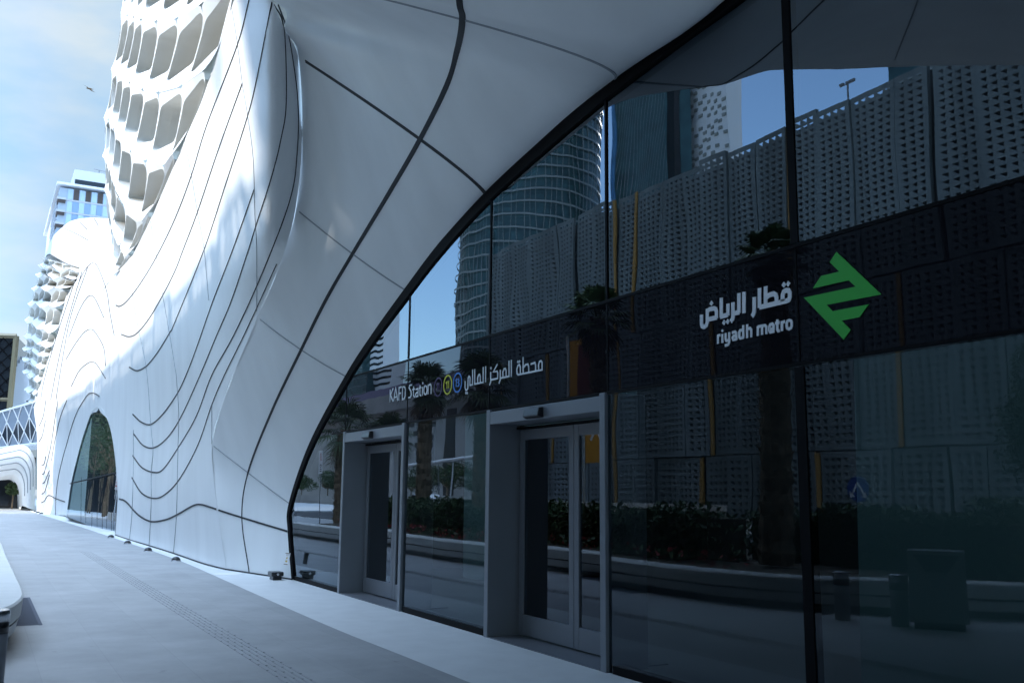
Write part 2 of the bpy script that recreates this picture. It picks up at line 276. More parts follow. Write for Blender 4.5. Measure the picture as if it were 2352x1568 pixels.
# valley seams: thin towards the sky, opening to a shadow gap at the bottom of each valley
for s, a, b in [
 ([(573,0),(546,103),(476,286),(440,403),(402,503),(359,591),(322,652),(293,690),(276,703),(266,701)],1.9,3.6),
 ([(557,192),(500,350),(454,487),(421,574),(402,623),(372,682),(343,731),(316,764),(297,773),(279,768)],1.9,3.6),
 ([(625,5),(590,183),(568,271),(516,432),(469,574),(402,740),(390,764),(363,808),(337,840),(315,851),(297,843)],1.9,3.6),
 ([(584,436),(535,574),(490,690),(455,790),(428,861),(406,906),(374,951),(347,974),(325,969),(305,951)],1.9,3.6),
 ([(630,11),(652,66),(657,234),(645,319),(623,410),(590,513),(571,574),(532,690),(496,775),(460,861),(419,951),(388,1001),(356,1027),(330,1023),(307,996)],1.9,3.6),
 ([(639,11),(663,84),(684,234),(681,366),(668,450),(630,560),(580,680),(532,780),(487,861),(451,956),(406,1033),(374,1078),(352,1084),(326,1073),(305,1046)],1.9,3.6),
 ([(636,606),(598,690),(556,780),(516,861),(487,929),(456,1019),(415,1096),(383,1132),(356,1144),(326,1132),(303,1096)],1.5,3.6)]:
    seam(s, a, b)
seam([(274,1145),(290,1152),(317,1181),(347,1197),(380,1193),(406,1182),(443,1161),(461,1158),(480,1163),(498,1169)], 4.2, 4.2)
for s in [[(533,20),(546,103),(557,192),(570,271),(582,366),(586,494),(590,574),(590,715)],[(423,315),(440,403),(454,487),(469,571),(480,690)],[(346,509),(360,591),(375,682),(390,767),(402,840),(406,870),(411,951),(409,1042),(406,1177),(399,1270)],
 [(296,623),(305,682),(319,758),(337,849),(347,976),(352,1033),(348,1086),(348,1145),(346,1198),(343,1252)],[(487,929),(487,1019)],[(298,1237),(304,1172),(307,1064),(307,987)]]:
    seam(s, .7, .7, 'seam_thin')
for s, a, b in [([(176,664),(188,634),(202,612),(215,604),(227,617),(246,670),(253,717),(263,770)],1.2,1),([(158,775),(182,714),(199,685),(210,679),(220,688),(239,729)],1.6,1),([(152,825),(173,790),(193,764),(208,756),(220,764),(239,799),(243,840)],1.6,1),
 ([(164,887),(182,852),(199,836),(211,831),(223,837),(243,869)],1.6,1.2),([(128,1183),(129,1142),(134,1098),(145,1050),(155,1015),(164,983),(177,947),(193,919),(205,904),(217,903),(229,910)],1.2,2),
 ([(154,919),(140,955),(130,995),(122,1036),(119,1058)],1,1),([(134,919),(127,959),(118,1020),(108,1064),(101,1087),(97,1088)],1,1.6),([(106,1048),(101,1066),(96,1067)],.8,1.6),([(114,1080),(104,1104),(98,1110)],.8,1.6),([(114,1090),(104,1126),(96,1134)],.8,1.6),
 ([(94,1154),(102,1150),(112,1137),(128,1144),(150,1152)],1.6,1.6),([(106,919),(100,955),(90,979)],.8,1.4),([(105,965),(98,999),(90,1014)],.8,1.4),
 ([(176,635),(132,767),(103,869),(94,918)],1,1),([(189,623),(152,752),(129,855),(117,918)],1,1),([(202,614),(164,723),(144,825),(129,918)],1.2,1),
 ([(149,525),(176,537),(205,553)],1,1),([(183,510),(201,528)],1,1),([(217,502),(227,519)],1,1),([(106,589),(117,585),(152,605),(176,614),(183,614)],2,1.4)]:
    seam(s, max(1.25, a), max(1.25, b), 'seam')
# soffit seams
def sofn(i, u):
    i0, i1 = max(i-1, 0), min(i+1, len(Gc)-1); n = np.cross(sof(i1, u)-sof(i0, u), sof(i, min(u+.03, 1))-sof(i, max(u-.03, 0))); n /= np.linalg.norm(n)
    return n if np.dot(n, sof(i, u)-EYE) < 0 else -n
mb = MB(); idx = range(0, len(Gc)); ribbon3(np.array([sof(i, .5) for i in idx]), [sofn(i, .5) for i in idx], [.012 if i < 20 else .024+.014*min(1, (i-20)/50) for i in idx], mb, .012); mb.build('panel_seam', M['seam'], station)
for q, w in ((1,.020),(2,.009),(4,.010),(6,.011),(8,.026),(11,.014),(13,.012)):
    us = np.linspace(.015, .97, 40); mb = MB(); ribbon3(np.array([sof(q*per, u) for u in us]), [sofn(q*per, u) for u in us], w, mb, .010); mb.build('panel_seam', M['seam'] if w > .015 else M['seam_thin'], station)
# base shadow gap
bp = np.array([sp(*q) for q in crom([(265,1229),(330,1250),(399,1271),(478,1299),(520,1308)], 6)]); bp = list(bp)+[SG[0][k] for k in range(24, -1, -1)]
mb = MB(); bp = np.array([(p[0], p[1]-.012, .012) for p in bp]); ribbon3(bp, [np.array([.2,-.9,.3])]*len(bp), .02, mb, .01); mb.build('base_gap', M['seam'], station)

# ------------------------------------------------------------------ lattice screens
def lattice(N, parent, relief, deep, name='lattice_screen', mside=.022, mtop=.12, mbot=.22):
    # N[row][col] = pixel node; rows go down
    mb = MB(); nr, nc = len(N), len(N[0]); K = 36
    for i in range(nr-1):
        for j in range(nc-1):
            q = [np.array(N[i][j], float), np.array(N[i][j+1], float), np.array(N[i+1][j+1], float), np.array(N[i+1][j], float)]
            c3 = [sp(*a) for a in q]; wd = (np.linalg.norm(c3[1]-c3[0])+np.linalg.norm(c3[2]-c3[3]))/2; ht = np.linalg.norm(c3[3]-c3[0])
            def pt(u, v, o):
                a = q[0]*(1-u)*(1-v)+q[1]*u*(1-v)+q[2]*u*v+q[3]*(1-u)*v; return sp(*a)+o
            rings = []
            th = [2*math.pi*(k+.5)/K for k in range(K)]
            sq = [(max(-1, min(1, 1.35*math.cos(t))), max(-1, min(1, 1.35*math.sin(t)))) for t in th]
            R0 = []; R1 = []; R2 = []; R3 = []
            for a, (sx, sy) in zip(th, sq):
                u, v = .5+.5*sx, .5+.5*sy
                e = 7; cx_ = math.copysign(abs(math.cos(a))**(2/e), math.cos(a)); sy_ = math.copysign(abs(math.sin(a))**(2/e), math.sin(a))
                uu = .5+(.5-mside)*cx_; vv = .5+sy_*(.5-mbot if sy_ > 0 else .5-mtop)
                # sill and lintel swing in an S across the cell
                vv += .07*math.sin((uu-.5)*math.pi)*(1 if sy_ > 0 else .8)*-1
                out = np.array([-.25,-1,0])*relief*min(ht, 3)*(2*abs(v-.5))**3; out1 = np.array([-.25,-1,0])*relief*min(ht, 3)*(2*abs(vv-.5))**3
                R0.append(pt(u, v, out)); R1.append(pt(uu, vv, out1+np.array([0,.004,0])*ht)); 
                R2.append(pt(.5+(uu-.5)*.97, .5+(vv-.5)*.98, np.array([.10,.35,0])*deep*ht)); R3.append(pt(.5+(uu-.5)*.8, .5+(vv-.5)*.9, np.array([.15,1.0,.0])*deep*ht))
            R1b = [p+np.array([.004,.02,0])*ht for p in R1]
            for A_r, B_r in ((R0, R1), (R1, R1b), (R1b, R2), (R2, R3)):
                shared = A_r is R2
                b = len(mb.v); mb.v += [tuple(map(float, p)) for p in A_r+B_r]
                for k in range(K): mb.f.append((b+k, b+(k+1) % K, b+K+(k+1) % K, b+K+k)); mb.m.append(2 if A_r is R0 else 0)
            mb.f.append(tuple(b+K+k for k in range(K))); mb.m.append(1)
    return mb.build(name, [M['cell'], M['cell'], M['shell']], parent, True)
cr = lambda pts: [(x*.3663, y*.3663) for x, y in pts]
rows = [[(775,-395),(830,-385),(880,-370),(930,-345),(1075,-350),(1270,-380),(1460,-480),(1700,-650)],
        [(778,95),(822,100),(862,112),(910,128),(1010,143),(1145,125),(1310,35),(1500,-110)],
        [(715,440),(745,458),(782,490),(835,525),(920,568),(1020,588),(1170,550),(1330,445)],
        [(668,735),(697,750),(730,815),(770,880),(840,955),(940,1015),(1065,1040),(1125,960)],
        [(662,980),(680,1000),(702,1080),(735,1180),(795,1290),(880,1390),(922,1385),(958,1335)],
        [(668,1190),(682,1215),(697,1300),(715,1415),(768,1550),(798,1598),(812,1612),(835,1590)],
        [(700,1450),(704,1500),(708,1560),(712,1620),(718,1680),(724,1715),(728,1722),(732,1728)]]
def subdiv_rows(R): return [cr(r) for r in R]
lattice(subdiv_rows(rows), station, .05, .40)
rim = crom([r[0] for r in RA[8:]], 8)
MB().grid([[sp(*q), sp(*q)+P3(-.02,.5,0), sp(*q)+P3(-.05,2.5,0)] for q in rim]).build('opening_rim', M['shell'], station, True)
lc, rc = crom([(104,592),(94,626),(78,680),(66,740),(62,800),(63,840),(70,905),(74,935)], 10), crom([(183,614),(178,640),(152,681),(129,775),(112,820),(97,869),(84,915),(78,937)], 10)
N2 = []
for i in range(13):
    t = i/12; a = lc[int(t*(len(lc)-1))]; b = rc[int(t*(len(rc)-1))]
    bow = np.array([0, -6*math.sin(math.pi*min(1, t*5))]) if i == 0 else 0
    N2.append([a+(b-a)*u for u in (0,.13,.3,.52,.76,1)])
for i in range(13):
    for j in range(6):
        if 0 < j < 5 and i > 0: N2[i][j] = N2[i][j]+np.array([0, (8 if j % 2 else -4)*(1-i/16)])
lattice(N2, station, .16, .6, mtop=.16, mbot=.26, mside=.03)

# ------------------------------------------------------------------ glazing of the main arch
Z1, Z2 = 2.54, 3.42
gx = lambda z: None
Gp = [(p[0], p[2]) for p in Gc]
def arch_poly(x0, x1, z0, z1):
    # clip rectangle to the arch outline (Sutherland-Hodgman against the convex-ish outline by dense sampling)
    top = [(x, z) for x, z in Gp]
    def zmax(x):
        best = 0
        for (xa, za), (xb, zb) in zip(top[:-1], top[1:]):
            if min(xa, xb) <= x <= max(xa, xb) and abs(xb-xa) > 1e-6: best = max(best, za+(zb-za)*(x-xa)/(xb-xa))
        return best
    def xmin(z):
        best = None
        for (xa, za), (xb, zb) in zip(top[:90], top[1:91]):
            if min(za, zb) <= z <= max(za, zb) and abs(zb-za) > 1e-6: x = xa+(xb-xa)*(z-za)/(zb-za); best = x if best is None else max(best, x)
        return best
    pts_b, pts_t = [], []
    n = 24
    for k in range(n+1):
        x = x0+(x1-x0)*k/n; t = min(z1, zmax(x)); 
        if x < -17.3: 
            pass
        lo_ = z0
        if x < -16 and z0 < .5: # outline leans in at the foot
            lo_ = z0
        if t > lo_+.01: pts_b.append((x, lo_)); pts_t.append((x, t))
    return pts_b, pts_t
def pane(x0, x1, z0, z1, m, name, parent=station, y=YG):
    b, t = arch_poly(x0, x1, z0, z1)
    if len(b) < 2: return None
    mb = MB(); n = len(b)
    ka, kb = (rng.uniform(-.0028,.0028), rng.uniform(-.0022,.0022)) if 'fascia' not in name else (0, 0); xc, zc = (x0+x1)/2, (z0+min(z1,5))/2; YY = lambda x, z: y+ka*(x-xc)+kb*(z-zc)
    mb.add([(x, YY(x,z), z) for x, z in b]+[(x, YY(x,z), z) for x, z in t], [(i, i+1, n+i+1, n+i) for i in range(n-1)])
    o = mb.build(name, m, parent)
    # every sheet of glass sits a hair out of true
    return o
xs = [-18.2,-14.66,-12.11,-9.67,-7.27,-4.86,-2.43,0,2.43,4.86]
for a, b in zip(xs[:-1], xs[1:]):
    if not (abs(a+14.66) < .1 or abs(a+9.67) < .1): pane(a, b, 0, Z1, M['glass_low'], 'glass_pane')
    pane(a, b, Z1, Z2, M['fascia'], 'fascia_panel')
    pane(a, b, Z2, 9, M['glass'], 'glass_pane')
mb = MB()
def bar(p, q, w, d0=.02, d1=.05):
    return MB().box((min(p[0],q[0])-w/2, YG-d0, min(p[1],q[1])-w/2), (max(p[0],q[0])+w/2, YG+d1, max(p[1],q[1])+w/2))
def zarch(x): b, t = arch_poly(x-.001, x+.001, 0, 9); return t[0][1] if t else 0
for x in (-14.66,-12.11,-9.67,-7.27,-4.86,-2.43,0,2.43):
    w = .03 if x != -4.86 else .075
    MB().box((x-w/2, YG-.012, Z2+.02), (x+w/2, YG+.07, zarch(x)+.03)).build('mullion', M['black'], station)
    if x in (-4.86,-2.43,0,2.43): MB().box((x-.045, YG-.012, 0), (x+.045, YG+.07, Z1-.02)).build('mullion', M['black'], station)
    MB().box((x-.008, YG-.006, Z1+.02), (x+.008, YG+.02, Z2-.02)).build('fascia_joint', M['black'], station)
for z in (Z1, Z2):
    b, t = arch_poly(-18.2, 5, z-.02, z+.02); x0 = b[0][0]
    MB().box((x0, YG-.010, z-.013), (5, YG+.06, z+.013)).build('transom', M['black'], station)
for a, b in ((-17.3,-14.7),(-12.05,-9.72),(-7.20,-4.91),(-4.81,-2.48),(-2.38,5)):
    MB().box((a, YG-.014, .004), (b, YG+.10, .075)).build('sill_frame', M['black'], station)
# black edge trim round the arch
ac = [p for p in Gc]; tv = []; n = len(ac)
for i in range(n):
    t = ac[min(i+1, n-1)]-ac[max(i-1, 0)]; t[1] = 0; t /= np.linalg.norm(t); s = np.array([t[2], 0, -t[0]])
    w = .05+.09*min(1, i/80)
    tv += [P3(ac[i][0], YG-.05, ac[i][2])-s*.02, P3(ac[i][0], YG-.03, ac[i][2])+s*w, P3(ac[i][0], YG+.12, ac[i][2])+s*w, P3(ac[i][0], YG+.12, ac[i][2])-s*.05]
mb = MB(); mb.add(tv, [(4*i+k, 4*i+(k+1) % 4, 4*i+4+(k+1) % 4, 4*i+4+k) for i in range(n-1) for k in range(4)]); mb.build('arch_trim', M['black'], station)
# room behind the glass
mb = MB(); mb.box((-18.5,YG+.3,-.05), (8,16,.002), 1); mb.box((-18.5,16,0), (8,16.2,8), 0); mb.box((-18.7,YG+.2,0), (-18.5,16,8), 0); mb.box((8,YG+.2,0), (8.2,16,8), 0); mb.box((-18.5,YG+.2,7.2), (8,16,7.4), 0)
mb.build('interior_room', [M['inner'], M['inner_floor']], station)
pw = onY(1962,850,6.3); pw2 = onY(1978,1568,6.3)
MB().prism([(pw2[0],6.3,0),(3,6.3,0),(3,6.3,2.75),(pw[0],6.3,2.75)], (0,.3,0)).build('interior_wall', mat('interior_column', (.20,.28,.28), .7), station)

MB().box((-16.5,8.2,0), (-11.2,8.4,3.2)).build('interior_wall', M['inner_wall'], station)
# doors
def door(x0, x1):
    d = bpy.data.objects.new('sliding_door', None); d.location = (x0, YG, 0); d.empty_display_size = .2; link(d, station)
    w = .10; y0, y1 = YG-.035, YG+.44
    mb = MB(); mb.box((x0,y0,.002), (x0+.09,y1,Z1)); mb.box((x1-.09,y0-.004,.002), (x1,y1,Z1)); mb.box((x0+.09,y0+.003,Z1-.17), (x1-.09,y1,Z1-.025))
    mb.build('door_frame', M['frame'], d, bevel=.006)
    MB().box((x0+.09,y1-.02,.003), (x0+.095,y1-.01,Z1-.17)).build('frame_joint', M['paint'], d)
    MB().box((x0+.09,YG-.03,.003), (x1-.09,y1+.3,.012)).build('threshold', M['leaf_frame'], d)
    yl = y1-.10; mid = x0+(x1-x0)*.535
    for a, b in ((x0+.14, mid-.004), (mid+.004, x1-.095)):
        mb = MB(); s = .09; zb, zt = .03, Z1-.22
        mb.box((a,yl,zb), (a+s,yl+.05,zt)); mb.box((b-s,yl,zb), (b,yl+.05,zt)); mb.box((a+s,yl+.002,zb), (b-s,yl+.048,zb+.22)); mb.box((a+s,yl+.002,zt-.12), (b-s,yl+.048,zt))
        mb.build('door_leaf', M['leaf_frame'], d, bevel=.004)
        MB().box((a+s+.001,yl+.02,zb+.222), (b-s-.001,yl+.026,zt-.122)).build('door_glass', M['glass_d'], d)
    MB().box((x0+.09,yl-.02,Z1-.215), (x1-.09,yl+.08,Z1-.19)).build('track', M['black'], d)
    c = x0+(x1-x0)*.47; mb = MB(); mb.prism([(c-.16,y0-.03,Z1-.165),(c-.16,y0-.075,Z1-.145),(c-.16,y0-.06,Z1-.06),(c-.16,y0-.001,Z1-.05),(c-.16,y0-.001,Z1-.165)], (.32,0,0)); mb.build('door_sensor', M['sensor'], d, bevel=.01)
    return d
door(-14.66, -12.11); door(-9.67, -7.27)

# ------------------------------------------------------------------ signs on the fascia, traced from the lettering
def stroke(mb, P, w, y, th=.004):
    P = [np.array([p[0], p[2]]) for p in P]; n = len(P); closed = np.linalg.norm(P[0]-P[-1]) < 1e-6
    if closed: P = P[:-1]; n -= 1
    Lf, Rt = [], []
    for i in range(n):
        if closed: a, b = P[i]-P[i-1], P[(i+1) % n]-P[i]
        else: a = P[i]-P[i-1] if i else P[1]-P[0]; b = P[i+1]-P[i] if i < n-1 else P[i]-P[i-1]
        a = a/np.linalg.norm(a); b = b/np.linalg.norm(b); na, nb = np.array([-a[1], a[0]]), np.array([-b[1], b[0]]); m = na+nb; m /= np.linalg.norm(m)+1e-9; k = w/2/max(.55, np.dot(m, na))
        Lf.append(P[i]+m*k); Rt.append(P[i]-m*k)
    vs = [(q[0], y-th, q[1]) for q in Lf]+[(q[0], y-th, q[1]) for q in Rt]+[(q[0], y, q[1]) for q in Lf]+[(q[0], y, q[1]) for q in Rt]
    R = range(n if closed else n-1); fs = []
    for i in R:
        j = (i+1) % n; fs += [(i, j, n+j, n+i), (i, 2*n+i, 2*n+j, j), (n+i, n+j, 3*n+j, 3*n+i)]
    if not closed: fs += [(0, n, 3*n, 2*n), (n-1, 3*n-1, 4*n-1, 2*n-1)]
    mb.add(vs, fs)
YS = YG-.003
def letters(name, strokes, polys, aff, w, parent, m):
    mb = MB()
    for k, s in enumerate(strokes):
        P = [onY(*q, YS) for q in c2d(s, *aff)]; stroke(mb, P, w, YS, .004+.0003*(k % 9))
    for p in polys:
        P = [onY(*q, YS) for q in c2d(p, *aff)]; mb.prism([(a[0], YS-.005, a[2]) for a in P], (0,.005,0))
    return mb.build(name, m, parent)
A1 = (2760,1100,480/2352); sg = thing('metro_sign', onY(1800,700,YG), 'white Arabic and Latin lettering beside green arrow emblem on black glass band', 'sign')
letters('arabic_lettering', [[(1367,255),(1367,640)],[(1367,632),(1890,507),(1940,488),(1960,440),(1962,350),(1935,303),(1890,298),(1842,328),(1820,390),(1820,515)],[(1487,222),(1487,598)],[(1490,450),(1545,402),(1600,380),(1650,368),(1685,388),(1702,440),(1702,540)],[(1265,432),(1265,710),(1250,765),(1220,808)],[(1065,330),(1065,745)],[(966,355),(966,745)],[(975,727),(850,757)],[(850,535),(850,830),(838,870),(806,908)],[(617,445),(617,830)],[(600,815),(750,778)],[(750,560),(750,795)],
 [(345,658),(345,920),(328,985),(285,1015),(245,1003),(230,955),(232,775)],[(345,712),(390,672),(475,650),(512,668),(526,720),(526,850)],[(535,830),(345,873)]],
 [[(1800,203),(1845,133),(1888,182),(1849,250)],[(1888,182),(1929,112),(1975,160),(1929,231)],[(635,938),(673,873),(708,918),(675,983)],[(708,918),(745,857),(783,903),(745,968)],[(388,560),(425,498),(463,545),(427,605)]], A1, .037, sg, M['white'])
letters('latin_lettering', [[(553,1165),(553,1345)],[(553,1190),(600,1172)],[(640,1150),(640,1328)],[(704,1135),(704,1255),(718,1285),(775,1270)],[(775,1118),(775,1310),(752,1362),(690,1380)],[(830,1130),(890,1112),(915,1135),(917,1275)],[(917,1255),(855,1265),(842,1228),(862,1195),(917,1182)],[(1052,980),(1052,1240)],[(1052,1225),(995,1238),(975,1212),(975,1120),(992,1085),(1052,1068)],[(1124,965),(1124,1235)],[(1124,1055),(1183,1040),(1205,1072),(1205,1220)],[(1335,1000),(1335,1190)],[(1335,1012),(1478,987),(1502,1012),(1502,1155)],[(1418,1000),(1418,1170)],[(1565,1065),(1643,1047),(1643,985),(1620,957),(1580,972),(1562,1010),(1562,1085),(1582,1118),(1662,1097)],[(1720,870),(1720,1068),(1737,1095),(1765,1087)],[(1678,945),(1762,928)],[(1810,900),(1810,1095)],[(1810,930),(1868,907)],[(1950,885),(1985,897),(1997,930),(1997,1000),(1985,1035),(1945,1055),(1910,1040),(1900,1000),(1900,940),(1915,900),(1950,885)]],
 [[(617,1095),(640,1058),(664,1085),(642,1122)]], A1, .0225, sg, M['white'])
letters('arrow_emblem', [], [[(700,103),(1369,738),(552,893),(640,988),(1183,885),(1043,1077),(777,1127),(910,1264),(809,1411),(214,786),(986,622),(883,526),(350,647),(468,464),(742,397),(600,257)]], (3160,980,420/1568), .02, sg, M['green'])
A3 = (1540,1400,660/2352); sn = thing('station_name_sign', onY(1070,880,YG), 'white bilingual station name lettering with ringed line numbers above sliding doors', 'sign')
letters('arabic_lettering', [[(2195,290),(2192,205),(2205,165),(2225,153),(2242,175),(2242,288)],[(2250,278),(1900,350),(1884,330),(1882,270),(1898,218),(1918,206),(1932,240),(1932,340)],[(2080,200),(2140,178),(2150,215),(2150,302)],[(1972,100),(1972,335)],[(1975,248),(2010,207),(2040,200),(2052,240),(2052,318)],[(1805,140),(1805,380)],[(1772,150),(1772,380)],[(1778,372),(1645,400)],[(1685,392),(1685,310),(1700,270),(1718,262),(1730,290),(1730,378)],[(1645,280),(1645,420),(1628,475)],[(1605,200),(1545,310),(1600,300),(1610,330),(1608,402),(1505,425)],[(1510,310),(1510,450),(1492,498)],[(1437,230),(1437,455)],[(1403,240),(1403,462)],[(1408,456),(1278,484)],[(1325,475),(1325,390),(1338,352),(1352,345),(1362,380),(1362,465)],[(1283,270),(1283,486)],[(1253,275),(1253,495)],[(1258,489),(1210,500)],[(1213,505),(1215,390),(1200,372),(1187,400),(1185,540),(1170,570),(1152,566),(1143,530),(1145,440)]],
 [[(1885,170),(1898,145),(1910,165),(1900,190)],[(1910,165),(1922,140),(1932,158),(1920,185)],[(1503,258),(1513,235),(1522,255),(1513,280)],[(1147,607),(1157,590),(1167,607),(1157,632)],[(1167,607),(1176,590),(1186,607),(1176,632)]], A3, .020, sn, M['white'])
letters('latin_lettering', [[(77,560),(72,740)],[(118,545),(80,640),(117,728)],[(125,728),(157,535),(184,717)],[(135,675),(175,662)],[(203,525),(200,714)],[(203,537),(238,522)],[(203,617),(232,609)],[(255,515),(250,702),(280,690),(292,650),(295,560),(285,525),(255,522)],[(388,494),(358,500),(346,535),(375,590),(378,640),(365,670),(338,677)],[(410,515),(408,650),(426,668)],[(393,562),(428,552)],[(440,562),(465,548),(475,568),(472,665)],[(472,652),(446,665),(438,632),(450,607),(474,600)],[(503,500),(500,635),(516,650)],[(486,543),(520,533)],[(540,522),(536,648)],[(578,508),(598,520),(603,570),(595,620),(575,632),(560,610),(557,560),(565,520),(578,508)],[(620,490),(616,628)],[(620,503),(650,482),(660,512),(658,622)]],
 [[(533,467),(541,450),(549,467),(541,487)]], A3, .020, sn, M['white'])
for c, tp, m, num in (((760,525),(765,397),'purple',[[(738,500),(750,485),(748,577)],[(762,490),(774,475),(771,567)]]),((895,493),(900,362),'yellow',[[(872,470),(886,450),(885,547)],[(898,460),(911,443),(909,540)]]),((1036,462),(1040,328),'blue',[[(1008,435),(1022,415),(1018,522)],[(1035,417),(1054,411),(1059,438),(1043,460),(1059,478),(1055,505),(1035,515)]])):
    C3, T3 = [onY(*q, YS) for q in c2d([c, tp], *A3)]; r = abs(T3[2]-C3[2])
    ring = [C3+P3(r*math.cos(2*math.pi*k/40), 0, r*math.sin(2*math.pi*k/40)) for k in range(41)]; ring[-1] = ring[0]
    mb = MB(); stroke(mb, ring, .018, YS, .004)
    for k in num: stroke(mb, [onY(*q, YS) for q in c2d(k, *A3)], .015, YS, .004)
    mb.build('line_badge', M[m], sn)

# ------------------------------------------------------------------ second arch: its glass
ya = 4.75
Ag = crom([(152,1185),(157,1150),(163,1110),(172,1070),(185,1020),(196,985),(207,955),(217,940),(226,936),(236,941),(247,962),(257,995),(264,1040),(269,1090),(271,1130),(268,1180),(265,1231)], 6)
base2 = [onY(px, py, 4.62 if k < 20 else 4.4) for k, (px, py) in enumerate(Ag)]
g3 = [sp(px, py)+P3(0,.15,0) for px, py in Ag]
def a2(p): return onY(*p, 3.85+.80*(p[0]-152)/115)
AP = [a2(q) for q in Ag]
mb = MB(); nA = len(AP)//2; rowsA = []
for k in range(nA+1): rowsA.append([AP[k], AP[len(AP)-1-k]])
mb.grid([[a+(b-a)*t for t in np.linspace(0, 1, 9)] for a, b in rowsA]); mb.build('glass_pane', M['glass'], station)
# deep reveal of the second arch and its bars
mb = MB(); mb.grid([[sp(*q)-P3(0,.02,0), .5*(sp(*q)+a2(q))+P3(0,.1,0), a2(q)+P3(0,.03,0)] for q in Ag]); mb.build('arch_reveal', M['shell'], station, True)
tb = [a2((x, 1110-(x-163)*.235)) for x in np.linspace(163, 271, 10)]
MB().tube([p-P3(0,.03,0) for p in tb], .03, 6).build('transom', M['black'], station)
for x in (187,212,236,257): 
    lo_, hi_ = a2((x, 1186+(x-152)*.39)), a2((x+1, 1100-(x-163)*.2)); MB().tube([lo_-P3(0,.02,0), hi_-P3(0,.02,0)], .008, 5).build('mullion', M['black'], station)
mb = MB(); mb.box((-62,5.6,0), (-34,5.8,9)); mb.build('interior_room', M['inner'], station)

# ------------------------------------------------------------------ things on the pavement
GU = 'dome uplights along the white wall'
def uplight(p, s, lab):
    o = thing('ground_uplight', p, lab, 'ground light', GU)
    MB().lathe(p, [(.15*s,.0),(.15*s,.012),(.14*s,.02)], 20).build('rim', M['steel'], o, True)
    MB().lathe(p, [(.135*s,.015),(.125*s,.05),(.09*s,.085),(.04*s,.10),(.005,.104)], 20).build('dome', M['sensor'], o, True)
labs = ['dark dome uplight farthest of the near four, by the second arch foot','second nearest-arch dome uplight beside the white wall base','dark dome uplight below the middle of the wavy white wall','largest dark dome uplight, nearest the black floodlight box']
for (px, py), l in zip([(254.7,1234.5),(293,1248.5),(340,1265.5),(404,1288)], labs): uplight(onZ(px, py), .75, l)
for px, py in [(47,1163.5),(71,1171.5),(80,1175),(87,1177.5),(95,1180)]: uplight(onZ(px, py), .9, 'tiny distant dome uplight in the row at the far column foot')
p0 = onZ(637, 1331); fl = thing('floodlight', p0, 'black box floodlight on white paving at the arch foot', 'floodlight')
mb = MB(); mb.box((p0[0]-.17,p0[1]-.14,.07), (p0[0]+.13,p0[1]+.08,.15)); mb.build('housing', M['sensor'], fl, bevel=.02)
MB().box((p0[0]-.13,p0[1]-.11,.004), (p0[0]+.10,p0[1]+.05,.07)).build('base', M['sensor'], fl, bevel=.008)
MB().tube([p0+P3(.125,-.03,.11), p0+P3(.136,-.03,.11)], .024, 14).build('lens', M['steel'], fl)
for px, py, l in ((521,1317.5,'flat round access cover in white paving near the arch foot'),(243,1223.3,'flat round access cover in white paving before second arch glass')):
    c = onZ(px, py); MB().lathe((c[0], c[1], .0045), [(.28,0),(.28,.003),(.262,.0032),(.26,.001),(.02,.0012)], 28).build('access_cover', M['paint'], label=l, cat='cover', group='round covers in the paving')
stq = [(656.3,1268.7),(666,1269.5),(660.5,1296.5),(651.7,1295.2)]; yq = 4.93
q3 = [onY(*q, yq+.0) for q in stq]
stk = thing('warning_sticker', q3[3], 'small white warning sticker with yellow symbols on the arch foot', 'sticker')
mb = MB(); mb.prism(q3, (0,.012,0)); mb.build('backing', M['sticker'], stk)
def onq(u, v): a = q3[0]+(q3[1]-q3[0])*u; b = q3[3]+(q3[2]-q3[3])*u; return a+(b-a)*v+P3(0,-.003,0)
for v in (0,.93): MB().prism([onq(0,v),onq(1,v),onq(1,v+.07),onq(0,v+.07)], (0,.002,0)).build('stripe', M['bronze'], stk)
MB().prism([onq(.55,.28),onq(.72,.50),onq(.32,.50)], (0,.002,0)).build('warning_triangle', M['amber'], stk)
MB().prism([onq(.3,.65),onq(.75,.65),onq(.75,.78),onq(.3,.78)], (0,.002,0)).build('pictogram', M['amber'], stk)
for v in (.12,.2,.58): MB().prism([onq(.25,v),onq(.8,v),onq(.8,v+.022),onq(.25,v+.022)], (0,.002,0)).build('text_line', M['bronze'], stk)
gq = [onZ(*q) for q in [(48,1365),(63,1385),(89,1435),(51,1437)]]
g0 = gq[2]
gr = MB(); gx0, gx1, gy0, gy1 = g0[0]-3.2, g0[0], g0[1]-.55, g0[1]
for k in range(40): gr.box((gx0+k*.08, gy0, .001), (gx0+k*.08+.055, gy1, .004))
gr.box((gx0,gy0-.04,.001), (gx1,gy0,.005)); gr.box((gx0,gy1,.001), (gx1,gy1+.04,.005))
gr.build('drain_grate', mat('dark_grate', (.10,.11,.14), .8, spec=.2), label='dark slotted drain grate in pavement beside the white planter', cat='drain grate')

